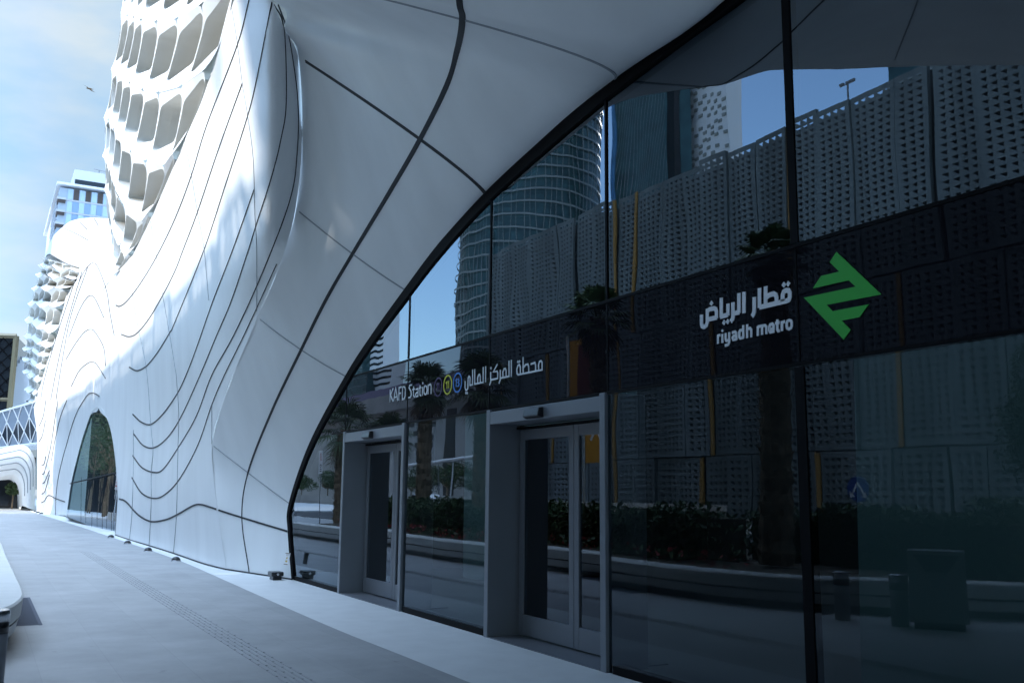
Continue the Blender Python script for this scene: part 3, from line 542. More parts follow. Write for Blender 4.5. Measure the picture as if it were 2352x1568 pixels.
# planter bench (its far end is seen directly, the rest in the glass)
PH = .46
pe = crom([(-34,.30),(-28,.42),(-23,.5),(-18,.51),(-14,.53),(-12.6,.535),(-11.7,.52),(-11.1,.46),(-10.5,.33),(-9.8,.0),(-8.7,-.85),(-7.7,-1.8),(-6.3,-3.2),(-4.5,-4.3),(-1,-5.0)], 8)
pt = np.gradient(pe, axis=0); pt /= np.linalg.norm(pt, axis=1)[:, None]; pn = np.c_[-pt[:, 1], pt[:, 0]]   # towards the pavement
pl = thing('planter', (-20,0,0), 'long curved white concrete planter bench along the pavement edge', 'planter')
def ring(off, z): return [(p[0]+n[0]*off, p[1]+n[1]*off, z) for p, n in zip(pe, pn)]
MB().grid(np.array([ring(-.52,PH-.06), ring(-.50,PH), ring(-.02,PH), ring(0,PH-.02), ring(-.01,PH-.19)]).transpose(1,0,2)).build('bench_top', M['planter'], pl, False)
MB().grid(np.array([ring(-.05,PH-.19), ring(-.05,PH-.215)]).transpose(1,0,2)).build('shadow_gap', M['seam'], pl)
MB().grid(np.array([ring(-.02,PH-.215), ring(-.05,.12), ring(-.09,.10)]).transpose(1,0,2)).build('lower_panel', M['planter'], pl)
MB().grid(np.array([ring(-.22,.14), ring(-.22,0)]).transpose(1,0,2)).build('plinth', M['bin'], pl)
mb = MB(); so_ = ring(-.50,PH-.05); mb.add(so_+[(p[0],-6.6,PH-.05) for p in so_], [(i,i+1,len(so_)+i+1,len(so_)+i) for i in range(len(so_)-1)]); mb.build('soil', M['soil'], pl)
mb = MB()
for k in range(12, len(pe)-2, 8):
    p, n, t = pe[k], pn[k], pt[k]; a = P3(*p, PH+.0005); mb.add([a-P3(*(t*.003),0)-P3(*(n*.0),0), a+P3(*(t*.003),0), a+P3(*(t*.003),0)-P3(*(n*.5),0), a-P3(*(t*.003),0)-P3(*(n*.5),0)], [(0,1,2,3)])
mb.build('bench_joint', M['seam_thin'], pl)

def bollard(x, y, lab):
    o = thing('bollard', (x,y,0), lab, 'bollard', 'bollards by the planter'); c = (x,y,0)
    MB().lathe(c, [(.105,0),(.105,.44)], 24).build('post', M['frame'], o, True)
    MB().lathe(c, [(.107,.44),(.107,.53)], 24).build('band', M['sensor'], o, True)
    MB().lathe(c, [(.107,.53),(.107,.612),(.10,.62),(.0,.62)], 24).build('cap', M['steel'], o, True)
bollard(-8.9, .205, 'steel bollard with black band at left edge in front of the white planter'); bollard(-8.2, -.03, 'steel bollard with black band beside the litter bin')

# litter bin
bx, by = -7.8, -.25; bn = thing('litter_bin', (bx,by,0), 'grey metal litter bin with triangular opening, mirrored in the glass', 'bin')
mb = MB(); mb.box((bx-.33,by-.2,.08), (bx+.33,by+.2,.94)); mb.build('body', M['bin'], bn, bevel=.01)
MB().box((bx-.28,by-.16,0), (bx+.28,by+.16,.08)).build('base', M['black'], bn)
MB().prism([(bx-.27,by+.203,.89),(bx+.27,by+.203,.89),(bx+.13,by+.203,.68),(bx-.13,by+.203,.68)], (0,-.001,0)).build('opening', M['black'], bn)
MB().prism([(bx-.13,by+.203,.675),(bx+.13,by+.203,.675),(bx,by+.203,.45)], (0,-.001,0)).build('arrow_mark', M['frame'], bn)

bn.rotation_euler = (0, 0, -.62)
# foliage helpers
def leaves(mb, c, rad, n, size, flat=1.0, lumps=None):
    lumps = lumps or [(0,0,0,1)]
    for _ in range(n):
        l = lumps[rng.integers(len(lumps))]; d = rng.normal(size=3); d /= np.linalg.norm(d); r = rng.uniform(.45, 1)**.6*l[3]
        p = np.array(c)+np.array([l[0], l[1], l[2]])*rad+d*r*np.array(rad)
        a = rng.normal(size=3); a /= np.linalg.norm(a); b = np.cross(a, rng.normal(size=3)); b /= np.linalg.norm(b); s = size*rng.uniform(.6, 1.3)
        mb.add([p-a*s, p+b*s*.4, p+a*s, p-b*s*.4], [(0,1,2,3)])
def hedge(x0, x1, yf, depth_, z0, z1, n, lab):
    o = thing('hedge', ((x0+x1)/2, yf, z0), lab, 'hedge'); mb = MB()
    for _ in range(n):
        x = rng.uniform(x0, x1); y = yf-depth_*rng.uniform(0, 1)**1.6; zt = z1+.08*math.sin(x*2.1)+.06*math.sin(x*5.3+1); z = z0+(zt-z0)*rng.uniform(0, 1)**.7
        p = np.array([x, y, z]); a = rng.normal(size=3); a /= np.linalg.norm(a); b = np.cross(a, rng.normal(size=3)); b /= np.linalg.norm(b); s = .07*rng.uniform(.6, 1.4)
        mb.add([p-a*s, p+b*s*.45, p+a*s, p-b*s*.45], [(0,1,2,3)])
    mb.build('foliage', M['hedge'], o)
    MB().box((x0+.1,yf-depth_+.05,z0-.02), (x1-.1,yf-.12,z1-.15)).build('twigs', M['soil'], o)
hedge(-31, -13, -.95, 1.2, .4, 1.32, 16000, 'dense trimmed hedge in the planter behind red flowers'); 
hedge(-13.6, -8.3, -2.55, 1.2, .4, 1.34, 7000, 'trimmed hedge behind the fan palm at the planter bend')
hedge(-11, 2, -5.4, 1.3, .0, 1.5, 12000, 'trimmed hedge behind the litter bin at the road edge')
fb = MB(); fg = MB()
for _ in range(900):
    x = rng.uniform(-30, -11.5); y = rng.uniform(-.75, -.10)
    p = np.array([x, y, PH+rng.uniform(.0,.22)]); m_ = fb if rng.random() < .33 else fg; s = .045*rng.uniform(.7,1.5)
    a = rng.normal(size=3); a /= np.linalg.norm(a); b = np.cross(a, rng.normal(size=3)); b /= np.linalg.norm(b); m_.add([p-a*s, p+b*s*.7, p+a*s, p-b*s*.7], [(0,1,2,3)])
fb.build('flowers', M['flower'], kind='stuff', label='red flowers growing along the planter edge', cat='flowers'); fg.build('ground_cover', M['hedge'], kind='stuff', label='low green ground cover among the red flowers', cat='ground cover')

def palm(x, y, z0, ht, spread, lab, tr=.21, nf=30):
    o = thing('palm_tree', (x,y,z0), lab, 'palm tree', 'fan palms in the planter'); mb = MB(); n = 26; P = []; R = []
    for k in range(n+1):
        t = k/n; P.append((x+.1*math.sin(t*2.2), y, z0+ht*t)); R.append(tr*(1.25-.35*t)*(1.06 if k % 2 else .93))
    mb.tube(P, R, 12)
    for k in range(170):                                            # old leaf bases
        t = rng.uniform(0,1); a = rng.uniform(0,2*math.pi); r = tr*(1.2-.33*t); c = np.array([x+.1*math.sin(t*2.2), y, z0+ht*t]); d = np.array([math.cos(a), math.sin(a), 0]); s_ = np.array([-math.sin(a), math.cos(a), 0])
        mb.add([c+d*r*.9-s_*.06, c+d*r*.9+s_*.06, c+d*(r+.07)+s_*.02+P3(0,0,.14), c+d*(r+.07)-s_*.02+P3(0,0,.14)], [(0,1,2,3)])
    mb.build('trunk', M['bark'], o)
    top = np.array(P[-1]); g, dd = MB(), MB()
    for k in range(nf+5):
        old = k >= nf; a = k*2.39996+rng.uniform(-.2,.2); el = math.radians(rng.uniform(-80,-50) if old else 78-115*(k/nf)+rng.uniform(-8,8)); m_ = dd if old else g
        d = np.array([math.cos(a)*math.cos(el), math.sin(a)*math.cos(el), math.sin(el)]); pl_ = spread*rng.uniform(.5,.62)
        s_ = np.array([-math.sin(a), math.cos(a), 0]); u_ = np.cross(d, s_); b0 = top+d*.1; b1 = top+d*pl_
        m_.add([b0-s_*.025, b0+s_*.025, b1+s_*.012, b1-s_*.012], [(0,1,2,3)])
        for j in range(19):
            ph = math.radians(-105+210*j/18); bl = spread*.62*(.72+.28*math.cos(ph))*rng.uniform(.85,1.05); e = d*math.cos(ph)+s_*math.sin(ph)
            w_ = .028; q = np.cross(e, u_); m1 = b1+e*bl*.6; m2 = b1+e*bl-P3(0,0,bl*.28)
            m_.add([b1-q*.006, b1+q*.006, m1+q*w_, m1-q*w_], [(0,1,2,3)]); m_.add([m1-q*w_, m1+q*w_, m2], [(0,1,2)])
    g.build('crown', M['palm'], o); dd.build('dry_fronds', M['dead'], o); return o
def zt(px, py, D): return onY(px, py, D)[2]
palm(-22.3, -1.3, PH, zt(1050,885,10.97)-PH, 1.0, 'tall fan palm reflected between the two doors', .20)
palm(-11.8, -1.53, PH, zt(1735,600,11.75)-PH, .62, 'fan palm reflected right of the metro lettering', .24)
palm(-27.5, -2.0, PH, zt(880,895,11.1)-PH, 1.0, 'fan palm reflected over the left door', .2)
palm(-17.0, -1.4, PH, zt(1355,735,11.6)-PH, .8, 'fan palm reflected behind the right door', .2)
palm(-37.5, -2.9, 0, zt(765,985,12.4), 1.5, 'bushy fan palm reflected at the arch foot', .28)
palm(-31.5, -2.4, PH, 3.0, 1.0, 'lower fan palm at the planter end', .2)

def tree(p, ht, r, lab, n=2600, m='tree', group='street trees across the road'):
    o = thing('street_tree', p, lab, 'tree', group); x, y, z = p
    mb = MB(); mb.tube([(x,y,z),(x+.05,y,z+ht*.35),(x-.05,y+.05,z+ht*.6)], [.14,.10,.06], 8)
    for k in range(6): a = k*1.05; mb.tube([(x,y,z+ht*.4),(x+r*.6*math.cos(a),y+r*.6*math.sin(a),z+ht*.68)], [.06,.02], 6)
    mb.build('trunk', M['bark'], o); lumps = [(rng.uniform(-.6,.6),rng.uniform(-.6,.6),rng.uniform(-.5,.5),rng.uniform(.35,.6)) for _ in range(9)]
    mb = MB(); leaves(mb, (x,y,z+ht*.68), (r,r,ht*.34), n, .13 if n < 5000 else .055, lumps=lumps); mb.build('crown', M[m], o)
tg = mY(2350,1150,16); tree((tg[0]+.8,-5.2,0), 4.4, 1.1, 'leafy tree reflected at the right edge of the glass', 7000)
for i, (px, D) in enumerate([(700,40),(760,44),(820,47),(945,42),(985,45),(1030,44),(1085,46)]):
    q = mY(px, 1150, D); tree((q[0], q[1], -.1), 4.2+.6*(i % 3), 2.6, ['rounded tree across the road behind the no entry sign','taller street tree left of the planter palm','street tree beyond the left door','street tree left of the lamp post','street tree beside the street lamp','low street tree under the concrete building','street tree at the end of the perforated wall'][i], 2600)
for i, (x, y) in enumerate([(-74,-4.6),(-83,-5.4),(-91,-7.5),(-100,-8),(-109,-11)]): tree((x,y,-.1), 9.5, 3.4, 'green street tree reflected in the second arch, number %s along the kerb' % ['one','two','three','four','five'][i], 1800)

# facing building with perforated metal panels
WY = 10.22-50; WX0, WX1 = -94.5, 60
wl = thing('perforated_wall', ((WX0+WX1)/2, WY, 0), 'grey perforated metal screen building reflected in the glass', 'building')
top_at = lambda x: 11.2
r0 = random.Random(7)
def panel_row(z0, z1, back):
    mb = MB(); gd = MB(); x = WX0
    while x < WX1:
        nc = r0.choice([3,3,4,4,5]); w = nc*.62+.55; y = WY+r0.uniform(-.25,.25); tl = r0.uniform(-.05,.05); zt_ = z1+(r0.uniform(-.2,.2) if z1 > 20 else 0)
        det = x < -20
        if not det: mb.box((x,y,z0), (x+w-.05,y+.03,zt_))
        else:
            nr = max(3, int((zt_-z0-.6)/.46)); ch = (zt_-z0-.6)/nr; cw = (w-.5)/nc; X0 = x+.22
            Y = lambda xx: y+tl*(xx-x-w/2)
            def q(a, b, c, d): mb.add([(a,Y(a),c),(b,Y(b),c),(b,Y(b),d),(a,Y(a),d)], [(0,1,2,3)])
            q(x, X0, z0, zt_); q(X0+nc*cw, x+w-.05, z0, zt_); q(X0, X0+nc*cw, z0, z0+.3); q(X0, X0+nc*cw, zt_-.3, zt_)
            for i in range(nc):
                for j in range(nr):
                    a, b, c, d = X0+i*cw, X0+(i+1)*cw, z0+.3+j*ch, z0+.3+(j+1)*ch
                    h = [(a+.16*cw, c+.72*ch), (a+.84*cw, c+.78*ch), (a+.76*cw, c+.16*ch)]; o = [(a,c),(b,c),(b,d),(a,d)]
                    V = [(u, Y(u), v) for u, v in o+h]; mb.add(V, [(0,1,6),(1,2,5,6),(2,3,4,5),(3,0,6,4)])
            mb.add([(x,Y(x),z0),(x,Y(x)-.3,z0),(x,Y(x)-.3,zt_),(x,Y(x),zt_)], [(0,1,2,3)]); mb.add([(x+w-.05,Y(x+w),z0),(x+w-.05,Y(x+w)-.3,z0),(x+w-.05,Y(x+w)-.3,zt_),(x+w-.05,Y(x+w),zt_)], [(0,1,2,3)])
        x += w
        if r0.random() < .16: gd.box((x,WY-.05,z0), (x+.34,WY+.1,zt_-.05)); x += .42
        elif r0.random() < .15: x += .3
    mb.build('panel_row', M['perf'], wl)
    if gd.v: gd.build('gold_strip', M['gold'], wl)
panel_row(-.1, 4.5, 1); panel_row(4.6, 15.75, 1); panel_row(15.85, 28.9, 0)
MB().box((WX0,WY-9,-.12), (WX1,WY-.8,28.55)).build('wall_core', M['inner'], wl)
MB().box((WX0,WY-9.2,28.57), (WX1,WY-1.7,28.6)).build('roof', M['concrete'], wl)

# buildings beyond, standing where the glass mirrors them, plus one added sun blocker
def slab_tower(name, px0, px1, pyt, D, depth_, lab, fn):
    a, b = mY(px0, pyt, D), mY(px1, pyt, D); o = thing(name, ((a[0]+b[0])/2, a[1], 0), lab, 'tower'); fn(o, a[0], b[0], a[1], a[2], depth_); return o
def round_tower(o, x0, x1, y, z, d):
    c = mY(1222, 1100, 170); e1 = mir([c[0], c[1], 0]); r = np.linalg.norm(c[:2]-[0, 10.22])*math.sin(math.atan2(185, 2155)*.9); n = 72; mb, bn_ = MB(), MB(); nf = 34; z = mY(1300, 150, 170)[2]
    for k in range(nf):
        za, zb = z*k/nf, z*(k+1)/nf
        pr = [(r+.4*math.sin(3*2*math.pi*i/n+k*.5), 2*math.pi*i/n) for i in range(n)]
        A = [(c[0]+q*math.cos(t), c[1]+q*math.sin(t)) for q, t in pr]
        mb.grid([[(*p, za) for p in A+A[:1]], [(*p, zb) for p in A+A[:1]]]) 
        w = [.7+.7*math.sin(3*t+k*.9) for q, t in pr]
        B = [((c[0]+(q+.8)*math.cos(t)), (c[1]+(q+.8)*math.sin(t)), zb-.25+v) for (q, t), v in zip(pr, w)]; B2 = [(p[0], p[1], p[2]+.7) for p in B]
        bn_.grid([B+B[:1], B2+B2[:1]])
        for i in range(0, n): p = (c[0]+(r+.32)*math.cos(2*math.pi*i/n), c[1]+(r+.32)*math.sin(2*math.pi*i/n)); bn_.box((p[0]-.1,p[1]-.1,za), (p[0]+.1,p[1]+.1,zb)) if k > 6 else None
    mb.build('glass_skin', M['tower'], o); bn_.build('floor_bands', M['tower_band'], o)
slab_tower('round_glass_tower', 1065, 1400, 120, 170, 22, 'round teal glass tower with wavy white floor bands', round_tower)
def grid_tower(o, x0, x1, y, z, d):
    MB().prism([(x0,y,0),(x1,y-6,0),(x1+6,y-d,0),(x0,y-d,0)], (0,0,z)).build('glass_skin', M['tower'], o)
    mb = MB()
    for k in range(-40, 60):
        xa = x0+k*1.1; pts = [(xa+t*.30*z*.5, y-(xa+t*.15*z-x0)/(x1-x0)*6+.1, t*z) for t in np.linspace(0,1,30)]; pts = [p for p in pts if x0 <= p[0] <= x1]
        if len(pts) > 1: mb.tube([pts[0], pts[-1]], .09, 4)
    mb.build('mullions', M['frame'], o); MB().box((x0-2.2,y+.2,0), (x0-.3,y-4,z)).build('corner_fin', M['tower_blue'], o)
    MB().box((x1+.1,y-6,0), (x1+4,y-9,z)).build('stair_shaft', M['dark'], o)
slab_tower('grid_glass_tower', 1412, 1492, 90, 185, 12, 'teal glass tower with slanted mullion grid', grid_tower)
def stripe_tower(o, x0, x1, y, z, d):
    MB().box((x0,y-d,0), (x1,y,z)).build('body', M['wtower'], o); mb = MB(); w = x1-x0
    for k in range(-14, 60):
        for s in range(14):
            if (s*7+k*3) % 11 < 8:
                xa = x0+w*s/14; zz = z-6-k*3.4+ (xa-x0)*-.85+1.4*math.sin(s*.9+k); 
                if 2 < zz < z-3: mb.box((xa+.1,y+.02,zz-1.0), (xa+w/14*.85,y+.35,zz))
    mb.build('sun_shades', M['bin'], o)
slab_tower('striped_white_tower', 1535, 1668, 120, 200, 6, 'white tower with slanting rows of dark sunshades', stripe_tower)
def dark_tower(o, x0, x1, y, z, d):
    MB().prism([(x0,y,0),(x1,y,0),(x1,y-d,0),(x0,y-d,0)], (0,0,z)).build('glass_skin', M['tower'], o); mb = MB()
    for k in range(30): mb.box((x0,y,k*z/30), (x1,y+.2,k*z/30+.25))
    mb.build('floor_bands', M['tower_band'], o)
def sun_blocker(o, x0, x1, y, z, d):  # unseen tower, added only to keep sun off the arch and soffit
    MB().box((-73.4,y-30,0), (60,y,110)).build('glass_skin', M['tower'], o); mb = MB()
    for k in range(27): mb.box((-73.5,y,k*4.), (60,y+.3,k*4+.5))
    mb.build('floor_bands', M['tower_band'], o)
slab_tower('sun_blocker_tower', 2080, 2300, 100, 95, 30, 'unseen broad glass tower added behind the perforated wall to shade the arch', sun_blocker)
slab_tower('dark_glass_tower', 790, 850, 640, 160, 8, 'dark glass tower reflected beside the arch edge', dark_tower)
def pale_tower(o, x0, x1, y, z, d):
    MB().box((x0,y-d,0), (x1,y,z)).build('body', M['wtower'], o); mb = MB()
    for k in range(16): mb.box((x0+1,y+.02,z-3-k*3), (x1-1.5,y+.1,z-1.8-k*3))
    mb.build('windows', M['dark'], o)
slab_tower('pale_stone_tower', 852, 900, 690, 165, 8, 'pale stone tower with strip windows reflected near the arch edge', pale_tower)
a, b = mY(690,890,62), mY(1108,890,62); cb = thing('concrete_building', ((a[0]+b[0])/2, a[1], 0), 'pale stone block with small square windows across the road', 'building')
zt_ = a[2]+.0; zz = [mY(1000,p,62)[2] for p in (868,898,930,1165)]
MB().box((a[0],a[1]-20,-.1), (b[0],a[1],zz[2])).build('wall', M['concrete'], cb); MB().box((a[0]-30,a[1]-22,zz[2]+.02), (b[0]+1,a[1]+2,zz[1]+.6)).build('parapet', M['concrete'], cb); MB().prism([(a[0]-30,a[1]+1,zz[1]+.62),(b[0]+1,a[1]+1,zz[1]+.62),(b[0]-8,a[1]-4,zz[0]+1.5),(a[0]-30,a[1]-4,zz[0]+1.5)], (0,-18,0)).build('roof', M['membrane'], cb)
mb = MB()
for k, (px, py) in enumerate([(960,995),(992,1005),(965,1022),(990,1022),(968,1040),(985,1052),(950,975),(1000,975),(905,1005),(900,1040)]): q = mY(px,py,62); mb.box((q[0]-1.0,a[1]+.02,q[2]-.4), (q[0]+1.0,a[1]+.1,q[2]+.4))
q0, q1 = mY(1028,980,62), mY(1048,980,62); mb.box((q0[0],a[1]+.02,1), (q1[0],a[1]+.12,zz[2]-1)); mb.build('window', M['dark'], cb)
sc_ = [mY(px,py,26) for px, py in [(938,1070),(985,1064),(1040,1057),(1100,1048)]]
cn = thing('street_canopy', sc_[1], 'thin white curved street canopy on slim posts', 'canopy'); MB().tube(crom(sc_, 5), .12, 10).build('canopy_edge', M['white'], cn, True)
for q in (sc_[1], sc_[2]): MB().tube([(q[0],q[1],-.1), tuple(q)], .05, 8).build('post', M['white'], cn)
def lamp(px, pyt, D, lab):
    q = mY(px, pyt, D); o = thing('street_lamp', (q[0],q[1],-.1), lab, 'street lamp', 'street lamps'); MB().tube([(q[0],q[1],-.1), tuple(q)], [.09,.05], 8).build('pole', M['frame'], o)
    MB().box((q[0]-.5,q[1]-.12,q[2]), (q[0]+.5,q[1]+.12,q[2]+.10)).build('lamp_head', M['frame'], o)
lamp(982, 1000, 36, 'street lamp across the road under the concrete building'); lamp(1012, 1060, 34, 'short street lamp beside the hedge')
q = mY(1955, 180, 78); o = thing('roof_lamp', (q[0],q[1],0), 'floodlight mast rising above the perforated wall', 'lamp mast'); MB().tube([(q[0],q[1],-.1), tuple(q)], .10, 8).build('pole', M['frame'], o)
for s in (-.7,.1,.7): MB().box((q[0]+s-.25,q[1]-.15,q[2]-.1), (q[0]+s+.25,q[1]+.15,q[2]+.12)).build('lamp_head', M['frame'], o)
MB().box((q[0]-.95,q[1]-.05,q[2]-.2), (q[0]+.95,q[1]+.05,q[2]-.1)).build('crossbar', M['frame'], o)

def sign_board(p, w, h, zc, lab, m='white', marks=(), pole=True, rnd=False):
    o = thing('road_sign', (p[0],p[1],0), lab, 'sign'); x, y = p[0], p[1]
    MB().tube([(x,y-.05,-.1),(x,y-.05,zc+h/2)], .035, 8).build('pole', M['steel'], o)
    if rnd: MB().prism([(x+w/2*math.cos(2*math.pi*k/28), y, zc+h/2*math.sin(2*math.pi*k/28)) for k in range(28)], (0,-.02,0)).build('board', M[m], o)
    else: MB().box((x-w/2,y-.02,zc-h/2), (x+w/2,y,zc+h/2)).build('board', M[m], o, bevel=.02)
    for mm, poly in marks: MB().prism([(x+a*w/2, y+.006, zc+b*h/2) for a, b in poly], (0,-.004,0)).build('marking', M[mm], o)
    return o
def ringpoly(cx, cz, r, r2, n=24): 
    A = [(cx+r*math.cos(2*math.pi*k/n), cz+r2*math.sin(2*math.pi*k/n)) for k in range(n+1)]; B = [(cx+.78*(x-cx), cz+.78*(z-cz)) for x, z in A]; return A+B[::-1]
ns = mZ(718, 1191, .0); ns = mY(742, 1060, 13.2)
lines = [('black',[(-.6,z),(.6,z),(.6,z+.07),(-.6,z+.07)]) for z in (-.25,-.42,-.62,-.8)]
sign_board((ns[0],ns[1]), .72, 1.02, mY(742,1061,13.2)[2], 'white prohibition sign on a pole by the planter palm', 'white', [('red',ringpoly(0,.45,.42,.34)),('red',[(-.26,.66),(-.18,.72),(.26,.24),(.18,.18)])]+lines)
bs = mY(1980,1125,18.5); sign_board((bs[0],bs[1]), .62, .62, bs[2], 'round blue sign with two white arrows before the perforated wall', 'signblue', [('white',[(-.05,.55),(.05,.55),(.62,-.35),(.5,-.45),(0,.35),(-.5,-.45),(-.62,-.35)]),('white',[(.3,-.6),(.75,-.15),(.75,-.65)]),('white',[(-.3,-.6),(-.75,-.15),(-.75,-.65)])], rnd=True)
# tall banner beside the perforated wall
f0, f1 = mY(1305,785,17.5), mY(1388,1058,17.5); fo = thing('banner_flag', (f0[0],f0[1],0), 'tall orange advertising banner on a pole by the road', 'banner')
MB().tube([(f0[0]-.08,f0[1],-.1),(f0[0]-.08,f0[1],f0[2]+.2)], .05, 8).build('pole', M['steel'], fo)
MB().box((f0[0],f0[1]-.02,f1[2]), (f1[0],f0[1],f0[2])).build('cloth', M['orange'], fo)
MB().box((f0[0]+.55,f0[1]+.002,(f0[2]+f1[2])/2-.2), (f1[0]-.1,f0[1]+.008,f0[2]-.2)).build('printed_panel', M['maroon'], fo)
bkx, bkz, yb = f0[0]+.35, f0[2]-2.2, f0[1]+.012
mb = MB()
for s_ in ([(0,0),(0,1),(.55,1),(.6,.75),(.5,.52),(0,.5)],[(.5,.5),(.65,.28),(.55,0),(0,0)],[(.95,0),(.95,1)],[(1.5,1),(1.0,.5),(1.5,0)]):
    stroke(mb, [(bkx+.55*(1-v), 0, bkz-u*.8) for u, v in s_], .12, yb, .006)
mb.build('lettering', M['white'], fo)
cq = mY(958, 1141, 30); co = thing('parked_car', (cq[0],cq[1],-.1), 'white saloon car parked across the road', 'car')
prof = [(-2.1,.35),(-2.1,.8),(-1.4,.95),(-.8,1.42),(.7,1.45),(1.3,1.0),(2.1,.85),(2.15,.4)]
MB().prism([(cq[0]+x,cq[1],z-.1) for x, z in prof], (0,-1.7,0)).build('body', M['car'], co, bevel=.06)
MB().prism([(cq[0]+x,cq[1]+.01,z-.1) for x, z in [(-1.2,.98),(-.72,1.36),(.62,1.38),(1.1,1.0)]], (0,-1.72,0)).build('windows', M['dark'], co)
for wx in (-1.35,1.35):
    for wy in (.02,-1.62): MB().tube([(cq[0]+wx,cq[1]+wy,.23),(cq[0]+wx,cq[1]+wy-.16,.23)], .33, 16).build('wheel', M['tyre'], co)
# low wall across the road and the information board seen in the second arch
MB().box((-140,-28,-.12), (-42,-27.7,1.0)).build('boundary_wall', M['concrete'], label='low pale boundary wall across the road', cat='wall')
def arch_mir(px, py, D=9): p = onY(px, py, 4.5+D); return P3(p[0], 9.0-p[1], p[2])
ib = P3(-66,-2.2,0); io = thing('information_board', ib, 'white information board with red drawings on two posts', 'sign')
for s in (-1.0,1.0): MB().tube([ib+P3(s,0,0), ib+P3(s,0,3.2)], .05, 8).build('post', M['white'], io)
MB().box(ib+P3(-1.7,0,1.9), ib+P3(1.7,.05,3.4)).build('board', M['white'], io)
for cx_ in (-.5,.7): MB().prism([ib+P3(cx_+.4*a, .056, 2.95+.3*b) for a, b in ringpoly(0,0,1,1)], (0,-.004,0)).build('drawing', M['red'], io)
for z in (2.05,2.25,2.45): MB().box(ib+P3(-1.3,.051,z), ib+P3(1.3,.056,z+.07)).build('text_line', M['red'], io)
pb = thing('white_planter', (-62,-3,0), 'white round-cornered planter bed reflected in the second arch', 'planter')
MB().prism([(x,y,0) for x, y in [(-70,-2.6),(-56,-1.6),(-50,-1.4),(-49,-2.2),(-49.5,-4.5),(-70,-5)]], (0,0,.5)).build('bed', M['planter'], pb, bevel=.05)
mb = MB(); leaves(mb, (-60,-3.2,.8), (8,1,.5), 5000, .12); mb.build('shrubs', M['hedge'], pb)

# ------------------------------------------------------------------ far left of the picture
tw0 = onX(130.6,418.8,-190); tw1 = onX(243,434.7,-190); twl = onX(252,436,-190)
zr = tw0[2]; y0, y1 = tw0[1], tw0[1]+(tw1[1]-tw0[1])*1.35; X0 = -190.
tt = thing('apartment_tower', (X0-15,(y0+y1)/2,0), 'pale blue glass apartment tower with corner balconies behind the white hood', 'tower')
sc = (y1-y0)/16.
MB().box((X0-38,y0+.8*sc,0), (X0,y1,zr-1.2*sc)).build('wall', mat('tower_wall', (.36,.44,.56), .4), tt)
MB().box((X0-42,y0,zr-.6*sc), (X0+1.2*sc,y1,zr)).build('roof_slab', M['wtower'], tt)
MB().box((X0-30,y0+4*sc,zr), (X0-1.0*sc,y1,zr+4.6*sc)).build('penthouse', mat('penthouse_panel', (.58,.62,.68), .5), tt)
mb = MB(); mb.box((X0-1*sc,y0+4.3*sc,zr+.25*sc), (X0-.9*sc,y1-.1,zr+1.9*sc)); mb.build('penthouse_window', M['dark'], tt)
fh = 3.35*sc; wf, pf, bf, dk = MB(), MB(), MB(), MB()
for k in range(18):
    z = zr-1.2*sc-k*fh
    if z < 5: break
    bf.box((X0,y0+2.6*sc,z-fh), (X0+.12,y1,z-fh+.4*sc))
    for j in range(9):
        ya_ = y0+2.7*sc+j*1.45*sc
        (dk if (k == 0 and j % 2 == 1) else pf if j % 2 else wf).box((X0+.01,ya_+.08*sc,z-fh+.45*sc), (X0+.08,ya_+1.38*sc,z-.05*sc))
    bf.box((X0-3*sc,y0+.3*sc,z-fh), (X0+.8*sc,y0+2.5*sc,z-fh+.55*sc)); dk.box((X0-2.8*sc,y0+.5*sc,z-fh-.75*sc), (X0+.6*sc,y0+2.4*sc,z-fh-.02)); 
    for j in range(10): bf.box((X0-4*sc-j*3*sc,y0+.6*sc,z-fh), (X0-3*sc-j*3*sc,y0+.79*sc,z-.9*sc))
wf.build('window', mat('pale_blue_pane', (.40,.54,.74), .2), tt); pf.build('window', mat('mid_blue_pane', (.22,.33,.50), .15), tt); bf.build('balcony_slabs', mat('grey_slab', (.44,.47,.53), .5), tt); dk.build('recess', mat('brown_soffit', (.07,.055,.055), .7), tt)
an = onX(228,392,-192); at_ = onX(228,407,-192); MB().tube([at_-P3(0,0,2), an], .12*sc, 6).add([], []).build('mast', M['frame'], tt)
MB().tube([onX(216,388,-192), onX(244,395,-192)], .12*sc, 6).build('crane_arm', M['frame'], tt)

# gold framed dark building
A_ = onX(38.5,772,-112); B_ = onX(-520,840,-120); C_ = P3(-132, A_[1]+3.3, 0); zt2 = A_[2]
gb = thing('gold_framed_building', (A_[0]-10,A_[1],0), 'dark glass building with gold frame and diagonal bars beyond the footbridge', 'building')
poly = [(A_[0],A_[1],0),(B_[0],B_[1],0),(B_[0]-20,B_[1]+5,0),(C_[0]-12,C_[1]+2,0),(C_[0],C_[1],0)]
MB().prism(poly, (0,0,zt2)).build('glass_body', [M['dark']], gb)
d_ = np.array([B_[0]-A_[0],B_[1]-A_[1]]); ln = np.linalg.norm(d_); d_ /= ln; nn = np.array([d_[1],-d_[0]]); nn = nn if np.dot(nn, -A_[:2]) > 0 else -nn
def fp(u, z, o=.1): return P3(A_[0]+d_[0]*u+nn[0]*o, A_[1]+d_[1]*u+nn[1]*o, z)
zl = onX(35,918,-112)[2]
fr_ = MB(); fr_.tube([fp(0,0),fp(0,zt2)], .28, 4); fr_.tube([fp(0,zt2),fp(ln,zt2)], .28, 4); fr_.tube([fp(0,zl),fp(ln,zl)], .2, 4); fr_.build('gold_frame', mat('gold_trim', (.20,.165,.10), .45, metal=.3), gb)
mb = MB()
